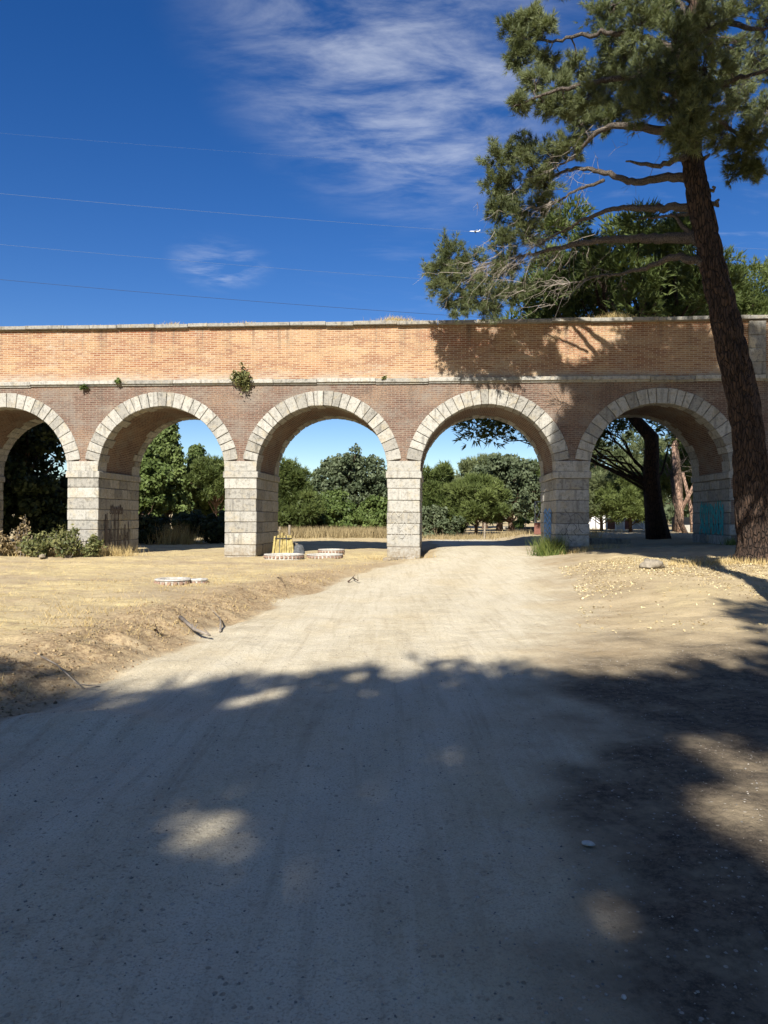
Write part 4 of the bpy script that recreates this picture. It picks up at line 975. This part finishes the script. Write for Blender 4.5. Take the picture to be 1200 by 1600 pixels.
# ------------------------------------------------------------------ loose ground cover
def blades(P_, h, wd, lean_, tint, rng, flat=False):
    n = len(P_); a = rng.uniform(0, 6.28, n); d = np.stack([np.cos(a) * lean_, np.sin(a) * lean_, np.ones(n) * (0.06 if flat else 1.0)], 1)
    d = unit(d + rng.normal(size=(n, 3)) * (0.05 if flat else 0.15)); hh = (h * rng.uniform(0.5, 1.2, n))[:, None]
    s = unit(np.cross(d, rdirs(n, rng))) * (wd * rng.uniform(.7, 1.3, (n, 1)))
    if flat: s[:, 2] *= 0.2
    Vv = np.stack([P_ - s, P_ + s, P_ + d * hh], 1).reshape(-1, 3)
    return Vv, np.repeat(np.clip(tint, 0, 1), 3)
def scatter(n, x0, x1, y0, y1, rng, keep=None):
    x = rng.uniform(x0, x1, n); y = np.exp(rng.uniform(math.log(y0), math.log(y1), n)) if y0 > 0 else rng.uniform(y0, y1, n)
    if keep is not None:
        m_ = keep(x, y, rng); x, y = x[m_], y[m_]
    return np.stack([x, y, terrain(x, y) + 0.0], 1)
rg = np.random.default_rng(301)
def k_field(x, y, r): 
    e, _ = edges(y); return (e - x > 0.35) & (r.uniform(size=len(x)) < 0.35 + 1.6 * np.clip(fbm(x * .5, y * .9, 21, 4) + .25, 0, 1))
P_ = scatter(60000, -17, 2.2, 6.5, 28.5, rg, k_field)
st = [blades(P_, 0.11, 0.0045, 1.0, rg.uniform(.1, 1, len(P_)), rg, True)]
P2 = scatter(9000, -17, 2.0, 9, 28, rg, k_field); st.append(blades(P2, 0.07, 0.004, .8, rg.uniform(.2, 1, len(P2)), rg))
tag(tri_obj('straw', st, M['dry'], None), 'cut yellow straw lying over the field left of the track', 'straw', kind='stuff')
def k_right(x, y, r):
    _, e = edges(y); dr_ = x - e; return (dr_ > 0.2) & (r.uniform(size=len(x)) < np.clip(.12 + 2.6 * fbm(x * .55, y * .55, 71, 3) + .5 * sstep(13, 16, y) * sstep(3, 6, x), 0.03, 1) * sstep(8.5, 13, y))
P_ = scatter(60000, 2, 13, 8.5, 19.5, rg, k_right); n = len(P_); P_[:, 2] += .012
tag(tri_obj('leaf_litter', [leaves(P_, unit(rg.normal(size=(n, 3)) * .45 + np.array([0, 0, 1])), .026, rg.beta(1.6, 1.4, n), 1.9, rg)], M['litter'], None, 4), 'pale dry leaves and chips strewn right of the track', 'leaf litter', kind='stuff')
def lumps(P_, s, tint, rng):
    """small irregular stones: a squashed, jittered octahedron each"""
    n = len(P_); base = np.array([[1, 0, 0], [0, 1, 0], [-1, 0, 0], [0, -1, 0], [0, 0, .75], [0, 0, -.6]], float)
    a = rng.uniform(0, 6.28, n); ca, sa = np.cos(a)[:, None], np.sin(a)[:, None]
    v = base[None] * (s[:, None, None]) * rng.uniform(.6, 1.3, (n, 6, 1))
    x = v[..., 0] * ca - v[..., 1] * sa; y = v[..., 0] * sa + v[..., 1] * ca
    Vv = np.stack([x, y, v[..., 2]], -1) + P_[:, None]
    F = np.array([[0, 1, 4], [1, 2, 4], [2, 3, 4], [3, 0, 4], [1, 0, 5], [2, 1, 5], [3, 2, 5], [0, 3, 5]])
    Fa = (F[None] + (np.arange(n) * 6)[:, None, None]).reshape(-1, 3)
    return Vv.reshape(-1, 3), Fa, np.repeat(np.clip(tint, 0, 1), 6)
def k_bank(x, y, r):
    e, _ = edges(y); d = e - x; return (d > 0.0) & (r.uniform(size=len(x)) < np.exp(-((d - .55) / .6) ** 2) * sstep(26, 10, y))
P_ = scatter(30000, -6, 2, 5.5, 24, rg, k_bank); n = len(P_)
Vv, Fa, tt = lumps(P_, .008 + .028 * rg.beta(1, 4, n), rg.uniform(0, 1, n), rg)
tag(link('clods', np_mesh('clods', Vv, Fa, {'tint': tt}), M['clod']), 'crumbled brown clods on the dug bank beside the track', 'clods', kind='stuff')
def k_road(x, y, r):
    e, f = edges(y); return (x > e - .1) & (x < f + 3) & (r.uniform(size=len(x)) < .3 + .7 * vnoise(x * 1.3, y * 1.3, 9))
P_ = scatter(26000, -4, 6, 1.6, 18, rg, k_road); n = len(P_)
Vv, Fa, tt = lumps(P_, .003 + .014 * rg.beta(1, 7, n), rg.beta(1.2, 1.5, n), rg)
tag(link('gravel', np_mesh('gravel', Vv, Fa, {'tint': tt}), M['pebble']), 'fine gravel scattered over the pale dirt track', 'gravel', kind='stuff')
P_ = scatter(4200, -4, 6, 1.5, 11, rg, lambda x, y, r: r.uniform(size=len(x)) < np.clip(1.6 * vnoise(x * .9, y * .9, 55) - .35, 0, 1)); P_[:, 2] += .004
tag(tri_obj('pine_needle_litter', [blades(P_, .055, .0014, 1.0, rg.beta(1, 2.5, len(P_)), rg, True)], M['needle_litter'], None), 'fallen brown pine needles and bits strewn over the shaded track', 'needle litter', kind='stuff')
def k_weed(x, y, r):
    e, _ = edges(y); d = e - x; return (d > 0.15) & (d < 4.5) & (fbm(x * 1.5, y * 1.5, 88, 3) + r.normal(size=len(x)) * .05 > .10)
P_ = scatter(26000, -9, 1.5, 6, 24, rg, k_weed)
tag(tri_obj('bank_stubble', [blades(P_, .10, .0035, .7, rg.uniform(0, .8, len(P_)), rg)], M['dry'], None), 'short dry stubble tufted along the bank beside the track', 'stubble', kind='stuff')
# tall dry grass: strip at the far edge of the field, seen through the arches
def grass_patch(name, label, pts, n, h, mat, wd=.012, lean_=.35, kind='stuff', cat='grass', seed=1):
    r = np.random.default_rng(seed); Pl = []
    for (x, y, rx, ry) in pts:
        k = n // len(pts); xx = x + r.normal(size=k) * rx; yy = y + r.normal(size=k) * ry; Pl.append(np.stack([xx, yy, terrain(xx, yy)], 1))
    P_ = np.concatenate(Pl); o = tri_obj(name, [blades(P_, h, wd, lean_, r.uniform(0, 1, len(P_)), r)], mat, None)
    return tag(o, label, cat, kind=kind)
grass_patch('tall_dry_grass', 'strip of tall dry grass below the bushes in the third arch', [(-7 + 1.5 * k, 48 + .2 * (k % 3), .9, .8) for k in range(7)], 9000, .75, M['dry_dull'], .018, seed=2)
grass_patch('dry_weeds', 'dry yellow weeds scattered over the field in the fourth arch', [(3.5 + 1.3 * k, 44 + (k % 3) * 1.6, .9, 1.1) for k in range(7)], 3500, .35, M['dry_dull'], .014, seed=3)
grass_patch('dry_grass_clump', 'clump of tall dry grass in the dark of the second arch', [(-10.6, 36.5, .5, .4)], 900, 1.1, M['dry'], .013, seed=4)
grass_patch('pier_weeds', 'straggly dry grass around the foot of the first pier', [(-14 + .55 * k, 26.0 - .02 * k, .4, .25) for k in range(9)], 2600, .42, M['dry'], .007, seed=6)
grass_patch('pier_foot_grass', 'thin dry grass at the foot of the third and fourth piers', [(.2, 24.7, .5, .2), (1.2, 24.6, .3, .2), (6.6, 24.2, .5, .2), (7.4, 24.2, .4, .25)], 700, .22, M['dry'], .006, seed=7)
grass_patch('verge_grass', 'short dry grass along the verge before the last arch', [(7.5 + .7 * k, 17.2 + .15 * (k % 2), .5, .25) for k in range(6)], 1600, .17, M['dry'], .006, seed=5)
# green and dry tufts: countable
def tuft(label, x, y, n, h, spread, mat, group, seed, wd=.008, name='grass_tuft'):
    r = np.random.default_rng(seed); k = r.normal(size=(n, 2)) * spread; P_ = np.stack([x + k[:, 0], y + k[:, 1], terrain(x + k[:, 0], y + k[:, 1])], 1)
    o = tri_obj(name, [blades(P_, h, wd, .45, r.uniform(0, 1, n), r)], mat, None); return tag(o, label, 'grass', group)
ux, uy = wall_xy(pu(4) - 0.25, -0.45)
tuft('bushy green grass tuft at the foot of the fourth pier', ux, uy, 900, .72, .22, M['green_grass'], None, 11, .009)
tuft('dry tuft of grass in front of the fourth pier', ux + .9, uy - .25, 260, .22, .28, M['dry'], 'dry tufts', 12, .006)
tuft('small green tuft at the foot of the last pier', *wall_xy(pu(5) - .1, -.3), 120, .35, .10, M['green_grass'], None, 13)
tuft('pale dry weeds standing behind the fourth pier in the last arch', 8.6, 31.0, 160, .9, .5, M['dry'], 'dry tufts', 14, .012)

# ------------------------------------------------------------------ shrubs and weeds on the left
def shrub(name, label, u, v, h, r, seed, mat, n=26, leafn=42, leaf=.07, cat='shrub', group='weeds by the first pier'):
    x, y = wall_xy(u, v); z0 = gz(x, y); rg_ = np.random.default_rng(seed); root = tag(empty(name, (x, y, z0)), label, cat, group); mb = MB(); parts = []
    for k in range(n):
        a = rg_.uniform(0, 6.28); t_ = rg_.uniform(.2, 1); e = np.array([math.cos(a) * r * t_, math.sin(a) * r * t_ * .7, h * rg_.uniform(.5, 1.05) * (1.1 - .4 * t_)])
        pth = np.array(wobble((math.cos(a) * .06, math.sin(a) * .06, -.03), e, 4, .06, rg_, .05)); mb.tube(pth, [.012, .010, .008, .006, .003], 4, False)
        i = rg_.uniform(1.0, 4, leafn); i0 = np.minimum(i.astype(int), 3); f = (i - i0)[:, None]; P_ = pth[i0] * (1 - f) + pth[i0 + 1] * f + rg_.normal(size=(leafn, 3)) * .07
        P_[:, 2] = np.maximum(P_[:, 2], .02)
        parts.append(leaves(P_, rdirs(leafn, rg_), leaf, rg_.uniform(0, 1, leafn), 2.2, rg_))
    mb.build('stems', M['twig'], root); tri_obj('foliage', parts, mat, root, 4); return root
M['weed'] = mat_leaf('weed_leaves', (.075, .095, .035), (.26, .25, .10), .25)
M['weed_dry'] = mat_leaf('dry_weed_leaves', (.16, .11, .055), (.40, .31, .17), .2)
shrub('weed_shrub', 'green shrubby weed before the first pier', pu(1) + .55, -.9, 1.1, .75, 401, M['weed'], 34)
shrub('weed_shrub', 'olive weed left of the first pier, around the pale stone', pu(1) - .65, -.75, .95, .7, 402, M['weed'], 30)
shrub('weed_shrub', 'dry brown weed at the left edge under the first arch', pu(1) - 3.2, -.9, .95, .7, 403, M['weed_dry'], 30)
shrub('weed_shrub', 'mixed dry weed in the middle of the first arch', pu(1) - 2.1, -.7, .85, .6, 404, M['weed_dry'], 26)
shrub('weed_shrub', 'low green weed at the very left under the first arch', pu(1) - 2.7, -.3, .75, .7, 405, M['weed'], 26)
shrub('thistle', 'tall branching dry thistle stalk in the first arch', pu(1) - 1.35, -.55, 1.45, .38, 406, M['weed_dry'], 10, 26, .06)
shrub('weed_shrub', 'thin green weed leaning over the painted side of the first pier', pu(1) + 1.25, -.75, .8, .4, 407, M['weed'], 14)
# caper bush and small plants rooted in the string course; children of nothing, each its own plant
def wall_plant(label, u, z, r, seed, mat, n=260, leaf=.06):
    x, y = wall_xy(u, -.14); rg_ = np.random.default_rng(seed); root = tag(empty('wall_plant', (x, y, z)), label, 'plant', 'plants rooted in the masonry'); parts = []; mb = MB()
    for k in range(16):
        d = unit(rg_.normal(size=3) * np.array([1, .5, .8]) + np.array([0, -.5, .1])); e = d * r * rg_.uniform(.5, 1.1); e[2] -= .1 * r
        pth = np.array(wobble((0, 0.05, 0), e, 3, .08, rg_)); mb.tube(pth, [.008, .006, .004, .002], 3, False)
        m_ = n // 16; i = rg_.uniform(.8, 3, m_); i0 = np.minimum(i.astype(int), 2); f = (i - i0)[:, None]
        parts.append(leaves(pth[i0] * (1 - f) + pth[i0 + 1] * f + rg_.normal(size=(m_, 3)) * r * .14, rdirs(m_, rg_), leaf, rg_.uniform(0, 1, m_), 1.8, rg_))
    mb.build('stems', M['twig'], root); tri_obj('foliage', parts, mat, root, 4)
def u_at(px):
    X = (px - 600) / FPX; return D0 * X / (CT + X * ST)
wall_plant('green caper bush growing out of the string course above the second pier', u_at(378), 6.42, .46, 501, M['weed'], 620, .075)
wall_plant('small dark sprig on the string course above the second arch', u_at(186), 6.33, .13, 502, M['bush'], 120)
wall_plant('dark weed hanging from the string course near the first arch', u_at(133), 6.13, .15, 503, M['bush'], 120)
wall_plant('tiny green sprig on the string course between the third and fourth arches', u_at(600), 6.36, .08, 504, M['weed'], 80)
# dry grass along the coping
r = np.random.default_rng(510); cu = r.uniform(UL, UR, 12000); keep = r.uniform(size=12000) < np.clip(.35 + 2.4 * fbm(cu * .8, cu * 0, 8, 4), .08, 1); cu = cu[keep]; cv = r.uniform(-.05, .9, len(cu))
PX = np.stack([cu * CT + cv * ST, D0 - cu * ST + cv * CT, np.full(len(cu), Z_W + .09)], 1)
tag(tri_obj('coping_grass', [blades(PX, .16, .006, .5, r.uniform(0, 1, len(cu)), r)], M['dry'], None), 'thin dry grass sprouting along the top of the wall', 'grass', kind='stuff')
for k, (px, n, sp, h, lb) in enumerate([(615, 1500, .42, .26, 'largest dry mound of grass on top of the wall, between the third and fourth arches'), (268, 500, .32, .16, 'low dry grass mound on the wall above the second arch'), (382, 500, .36, .15, 'low dry grass mound on the wall above the second pier'), (960, 700, .5, .3, 'dry grass mound on the wall under the pine shadow')]):
    u = u_at(px); q = np.random.default_rng(520 + k); du = q.normal(size=n) * sp; dv = q.normal(size=n) * .18 + .25
    hh = np.exp(-(du / sp) ** 2)
    P_ = np.stack([(u + du) * CT + dv * ST, D0 - (u + du) * ST + dv * CT, Z_W + .10 + hh * h * .55 * q.uniform(0, 1, n)], 1)
    o = tri_obj('wall_top_tuft', [blades(P_, h * .8, .006, .6, q.uniform(0, 1, n), q)], M['dry'], None); tag(o, lb, 'grass', 'tufts on the wall top')

# ------------------------------------------------------------------ brick manhole rings
def ring(label, x, y, R, H, nb, seed, group='brick manhole rings', lid=False):
    rg_ = random.Random(seed); z0 = gz(x, y) - .05; root = tag(empty('brick_manhole', (x, y, z0), rg_.uniform(0, 1)), label, 'manhole', group)
    mb = MB(); n = 40; ri = R - .13
    prof = [(ri, 0), (R - .02, 0), (R - .02, H - .01), (R + .005, H), (R - .01, H + .022), (ri + .02, H + .025), (ri, H)]
    vs_ = []; m_ = len(prof)
    for k in range(n):
        a = 2 * math.pi * k / n; w1 = 1 + .012 * math.sin(5 * a + seed) + rg_.uniform(-.006, .006)
        vs_ += [(p[0] * w1 * math.cos(a), p[0] * w1 * math.sin(a), p[1]) for p in prof]
    mb.add(vs_, [(k * m_ + j, ((k + 1) % n) * m_ + j, ((k + 1) % n) * m_ + (j + 1) % m_, k * m_ + (j + 1) % m_) for k in range(n) for j in range(m_)])
    mb.build('mortar_ring', M['lime'], root)
    wb = 2 * math.pi * R / nb * .62; b0 = MB(); b0.box((-wb / 2, -.10, -.040), (wb / 2, .006, .040)); bme = b0.mesh('brick', .008, .003)
    rows = 2 if H > .2 else 1
    for rw in range(rows):
        for k in range(nb):
            a = 2 * math.pi * (k + .5 * rw) / nb; o = link('brick', bme, M['clay'], root)
            o.location = (R * math.cos(a), R * math.sin(a), H - .062 - .115 * rw + rg_.uniform(-.006, .006)); o.rotation_euler = (0, 0, a - math.pi / 2 + rg_.uniform(-.04, .04))
    mb = MB(); mb.add([(ri * 1.0 * math.cos(2 * math.pi * k / 24), ri * math.sin(2 * math.pi * k / 24), .04) for k in range(24)], [tuple(range(24))]); mb.build('earth_fill' if not lid else 'lid', M['rock'] if not lid else M['lime'], root)
    return root
rx_, ry_ = at(444, 872, 23.6).x, 23.6
ring('white-rimmed brick manhole below the yellow stakes', rx_, ry_, .66, .19, 30, 1)
ring('brick manhole ring right of the yellow stakes, nearest the third pier', at(508, 868, 24.6).x, 24.6, .62, .17, 28, 2)
ring('white-topped manhole ring partly behind the others, under the third arch', at(518, 858, 27.0).x, 27.0, .50, .24, 24, 3)
ring('low brick manhole ring alone in the straw field', at(271, 912, 14.6).x, 14.6, .36, .13, 18, 4)
ring('small broken brick ring touching the lone manhole in the field', at(311, 913, 14.75).x, 14.75, .19, .12, 10, 5)

# ------------------------------------------------------------------ builders' things under the third arch
sx_, sy_ = at(444, 860, 24.7).x, 24.7; sz_ = gz(sx_, sy_)
root = tag(empty('yellow_stakes', (sx_, sy_, sz_)), 'bundle of upright yellow plastic stakes behind the brick manhole', 'stakes'); rr = random.Random(4)
for k in range(9):
    x = -.34 + k * .078; mb = MB(); tpz = .78 + rr.uniform(-.08, .08)
    mb.tube([(x * 1.15, rr.uniform(-.1, .1), -.05), (x + rr.uniform(-.02, .02), 0, tpz * .5), (x * .8 + rr.uniform(-.04, .04), rr.uniform(-.05, .05), tpz)], [.044, .042, .038], 7); mb.build('stake', M['yellow'], root)
mb = MB(); mb.tube([(-.30, -.06, .66), (0, -.09, .67), (.27, -.06, .66)], .018, 6); mb.build('strap', M['cable_dark'], root)
def lump_obj(name, label, cat, loc_, size, mat, seed, flat=.7, sub=3, group=None, rough=.25):
    bm = bmesh.new(); bmesh.ops.create_icosphere(bm, subdivisions=sub, radius=1)
    for v in bm.verts:
        p = v.co.copy(); nn = mnoise.noise(p * 1.3 + Vector((seed, 0, 0))) * rough + mnoise.noise(p * 3.5 + Vector((0, seed, 0))) * rough * .4
        v.co = Vector((p.x * size[0], p.y * size[1], p.z * size[2])) * (1 + nn)
        if v.co.z < 0: v.co.z *= flat * .5
    me = bpy.data.meshes.new(name); bm.to_mesh(me); bm.free(); o = link(name, me, mat, None, sub > 2); o.location = loc_; o.rotation_euler = (0, 0, seed * 1.7)
    return tag(o, label, cat, group)
lump_obj('rubble_sack', 'dark grey mesh sack slumped right of the yellow stakes', 'sack', (at(465, 860, 24.9).x, 24.9, gz(-3, 24.9) + .18), (.34, .24, .26), M['sack'], 3, rough=.6)
lump_obj('rubble_sack', 'brown sack on top of the heap by the yellow stakes', 'sack', (at(459, 842, 25.2).x, 25.2, gz(-3, 25.2) + .36), (.2, .17, .16), M['wood'], 5, rough=.6)
lump_obj('rubble_sack', 'black sack right behind the yellow stakes', 'sack', (at(447, 836, 25.5).x, 25.5, gz(-3, 25.5) + .22), (.34, .22, .42), M['sack'], 7, rough=.6)
# stones and stump
lump_obj('tree_stump', 'low grey stump of wood right of the track', 'stump', (at(1020, 884, 16.6).x, 16.6, gz(6.2, 16.6) + .05), (.26, .22, .20), M['wood'], 2, group=None, rough=.5)
lump_obj('fallen_stone', 'long pale stone lying in the weeds by the first pier', 'stone', (*wall_xy(pu(1) - .15, -1.35), gz(*wall_xy(pu(1) - .15, -1.35)) + .05), (.32, .12, .10), M['rock'], 3, sub=2, group='loose stones')
lump_obj('fallen_stone', 'broken pale block at the foot of the third pier', 'stone', (*wall_xy(pu(3) + .88, -.28), gz(*wall_xy(pu(3) + .88, -.28)) + .08), (.22, .18, .24), M['stone'], 4, sub=2, group='loose stones', rough=.4)
lump_obj('fallen_stone', 'flat pale rubble left of the third pier foot', 'stone', (*wall_xy(pu(3) + .12, -.35), gz(*wall_xy(pu(3) + .12, -.35)) + .05), (.36, .2, .10), M['rock'], 6, sub=2, group='loose stones', rough=.4)
lump_obj('fallen_stone', 'flat stone beside the fourth pier foot', 'stone', (*wall_xy(pu(4) + 1.4, -.2), gz(*wall_xy(pu(4) + 1.4, -.2)) + .03), (.34, .2, .07), M['rock'], 8, sub=2, group='loose stones')
lump_obj('white_pebble', 'pale flat pebble alone on the dark soil in the foreground', 'pebble', (at(927, 1322, 3.3).x, 3.36, gz(.96, 3.36) + .012), (.032, .022, .013), M['lime'], 9, sub=3, rough=.12)
lump_obj('white_pebble', 'small white pebble near the bottom edge of the dark soil', 'pebble', (at(977, 1563, 2.3).x, 2.3, gz(.77, 2.3) + .006), (.012, .009, .006), M['lime'], 10, sub=2, rough=.12)
# fallen branches on the bank
def stick(label, pts, r0, seed, mat='twig', side=3):
    rg_ = np.random.default_rng(seed); x0, y0 = pts[0]; root_z = gz(x0, y0); mb = MB()
    P3 = [np.array([x - x0, y - y0, float(terrain(np.array([x]), np.array([y]))[0]) - root_z + r0 * 1.2 + dz]) for (x, y), dz in zip(pts, [0, .05, .03, .06, 0.02][:len(pts)])]
    mb.tube(P3, np.linspace(r0, r0 * .4, len(P3)), 7)
    for k in range(side):
        b = P3[1 + k % (len(P3) - 1)]; mb.tube([b, b + rg_.normal(size=3) * .07 + np.array([0, 0, .04])], [r0 * .4, r0 * .12], 5)
    o = mb.build('fallen_branch', M[mat], None, smooth=True); o.location = (x0, y0, root_z); return tag(o, label, 'branch', 'fallen branches on the bank')
def gp(px, py, z=.3):
    D = FPX * (CAM_H - z) / (py - 806); return ((px - 600) / FPX * D, D)
stick('thick straight fallen branch lying on the bank crest', [gp(283, 946), gp(305, 955), gp(329, 963)], .032, 1)
stick('short upright dead stump of twigs beside the straight branch', [gp(345, 952), gp(346, 944), gp(344, 938)], .018, 2)
stick('long thin dark branch trailing over the bank', [gp(55, 1003), gp(90, 1012), gp(125, 1022), (gp(158, 1032))], .009, 3)
stick('dark knot of broken root on the bank', [gp(243, 958), gp(247, 966), gp(246, 962)], .016, 4, 'bark2')
stick('dark forked twig sticking up near the manholes', [gp(434, 905, .15), gp(440, 908, .15), gp(446, 913, .15)], .010, 5, 'bark2')
stick('dark root end by the track edge below the third pier', [gp(545, 905, .1), gp(552, 903, .1), gp(560, 906, .1)], .025, 6, 'bark2')

# ------------------------------------------------------------------ things beyond the arches
def post(label, px, D, h, r0, mat='wood', group='wooden posts in the field'):
    x = (px - 600) / FPX * D; mb = MB(); mb.tube([(0, 0, -.2), (.01, 0, h * .5), (.03, 0, h)], [r0, r0 * .95, r0 * .85], 8)
    o = mb.build('wooden_post', M[mat], None); o.location = (x, D, gz(x, D)); tag(o, label, 'post', group)
post('weathered grey post right behind the yellow stakes', 452, 47, .85, .09)
post('shorter grey post left of the one behind the yellow stakes', 437, 47.5, .7, .08)
post('pale leaning post below the round young pine', 757, 44, 1.0, .06)
post('thin stake beside the small sapling', 821, 45.8, .8, .025)
# site gate with a red lower panel
D = 43.0; x0 = (836 - 600) / FPX * D; gtz = gz(x0, D); root = tag(empty('site_gate', (x0, D, gtz)), 'galvanised gate with cross bars and a red-brown lower panel beside the fourth pier', 'gate')
mb = MB()
for xx in (0, .55, 1.1): mb.tube([(xx, 0, 0), (xx, 0, 2.0)], .03, 6)
mb.build('frame_post', M['steel'], root)
for zz in (.75, 1.98): mb = MB(); mb.tube([(0, 0, zz), (1.1, 0, zz)], .025, 6); mb.build('rail', M['steel'], root)
for a, b in (((0, 0, .75), (.55, 0, 1.98)), ((.55, 0, .75), (1.1, 0, 1.98)), ((.55, 0, .75), (0, 0, 1.98))): mb = MB(); mb.tube([a, b], .02, 5); mb.build('cross_bar', M['steel'], root)
mb = MB(); mb.box((-.05, -.03, .02), (1.15, .0, .72)); mb.build('lower_panel', M['rust'], root)
# white hut
D = 74.0; x0 = (917 - 600) / FPX * D; z0 = gz(x0, D); root = tag(empty('white_hut', (x0, D, z0)), 'small white hut with a red tiled roof edge seen in the last arch', 'hut')
mb = MB(); mb.box((-1.0, 0, -.3), (1.9, 2.6, 1.75)); mb.build('wall', M['white_wall'], root)
mb = MB(); mb.add([(-1.2, -.25, 1.76), (1.45, -.25, 1.76), (1.45, 2.9, 2.35), (-1.2, 2.9, 2.35), (-1.2, -.25, 1.90), (1.45, -.25, 1.90), (1.45, 2.9, 2.5), (-1.2, 2.9, 2.5)], [(0, 1, 2, 3), (4, 7, 6, 5), (0, 4, 5, 1), (1, 5, 6, 2), (2, 6, 7, 3), (3, 7, 4, 0)]); mb.build('roof', M['clay'], root)
mb = MB(); mb.box((-.1, -.04, .75), (.42, .0, 1.35)); mb.build('window', M['sack'], root)
mb = MB(); mb.box((.86, -.05, .0), (.95, .0, 1.7)); mb.build('drain_pipe', M['sack'], root)
# fence with white posts and red panels
D = 66.0; xs = [(p - 600) / FPX * D for p in (948, 962, 975, 988, 1006, 1022)]; z0 = gz(xs[0], D); root = tag(empty('panel_fence', (xs[0], D, z0)), 'white-posted fence with red-brown and grey panels in the last arch', 'fence')
for k, x in enumerate(xs):
    mb = MB(); mb.box((x - xs[0] - .06, -.05, -.1), (x - xs[0] + .06, .05, 1.15)); mb.build('post', M['white_paint'], root)
    if k < len(xs) - 1:
        mb = MB(); mb.box((x - xs[0] + .07, -.02, .1), (xs[k + 1] - xs[0] - .07, .02, 1.02)); mb.build('panel', M['rust'] if k in (0, 2) else M['steel'], root)
        mb = MB(); mb.box((x - xs[0] + .06, -.04, 1.03), (xs[k + 1] - xs[0] - .06, .03, 1.10)); mb.build('rail', M['white_paint'], root)
mb = MB(); a = xs[3] - xs[0]; b = xs[4] - xs[0]; mb.tube([(a, -.07, 1.0), (b, -.07, .1)], .05, 6); mb.build('brace', M['white_paint'], root)
# low stone kerb in the last arch and pale stone ledges further back
def slab(name, label, px0, px1, D, h, dpt, mat, group, lift=0.0):
    xa, xb = ((p - 600) / FPX * D for p in (px0, px1)); z = gz((xa + xb) / 2, D); mb = MB(); mb.box((0, 0, -.3), (xb - xa, dpt, h)); o = mb.build(name, mat, None, .02, .006); o.location = (xa, D, z + lift); return tag(o, label, 'kerb', group)
slab('stone_kerb', 'low stone kerb in shade beside the fourth pier', 924, 986, 27.5, .22, .3, M['stone2'], 'stone kerbs behind the last arch')
slab('stone_kerb', 'pale stone ledge right of the black trunk', 1057, 1096, 52, .55, .5, M['stone'], 'stone kerbs behind the last arch')
slab('stone_kerb', 'farther pale stone ledge right of the black trunk', 1054, 1090, 60, 1.2, .6, M['stone2'], 'stone kerbs behind the last arch')
slab('stone_kerb', 'long pale kerb across the field in the fourth arch', 780, 870, 70, .25, .5, M['stone'], 'stone kerbs behind the fourth arch')

# ------------------------------------------------------------------ overhead cables and an airliner
for k, (y0, y1, D, mt, r0, lb) in enumerate([(440, 487, 60, 'cable_dark', .014, 'lowest dark overhead cable just above the wall'), (385, 433, 64, 'cable_pale', .009, 'pale overhead cable, second above the wall'),
                                             (305, 354, 68, 'cable_pale', .011, 'pale overhead cable crossing the middle of the sky'), (210, 254, 72, 'cable_pale', .005, 'faint thin overhead cable, highest in the sky')]):
    a = at(-700, y0 - (y1 - y0), D); b = at(1700, y1 + (y1 - y0) * 1.43, D + 6); mb = MB(); P3 = []
    for i in range(41):
        t_ = i / 40; p = a.lerp(b, t_); p.z -= 1.6 * (4 * t_ * (1 - t_) - .82); P3.append(p - a)
    mb.tube(P3, r0, 5); o = mb.build('overhead_cable', M[mt], None); o.location = a; tag(o, lb, 'cable', 'overhead cables')
D = 2600.0; p = at(740, 360, D); root = tag(empty('airliner', p, 0.0), 'tiny white airliner in the sky left of the pine', 'airplane')
mb = MB(); mb.tube([(-19, 0, 0), (-17, 0, 0), (-12, 0, 0), (12, 0, 0), (18, 0, .8), (20, 0, 1.2)], [.3, 1.5, 2.1, 2.1, 1.0, .3], 10); mb.build('fuselage', M['white_paint'], root)
for s in (-1, 1):
    mb = MB(); mb.prism([(-4, 0), (3, 0), (8, 16), (5.5, 16)], -.3, .3, lambda a, b, d, s=s: (a, s * b, d)); mb.build('wing', M['white_paint'], root)
    mb = MB(); mb.prism([(13, 0), (17, 0), (19.5, 6), (17.5, 6)], .5, .8, lambda a, b, d, s=s: (a, s * b, d)); mb.build('tailplane', M['white_paint'], root)
mb = MB(); mb.prism([(13, 1), (18, 1), (20.5, 7), (18, 7)], -.2, .2, lambda a, b, d: (a, d, b)); mb.build('tail_fin', M['white_paint'], root)
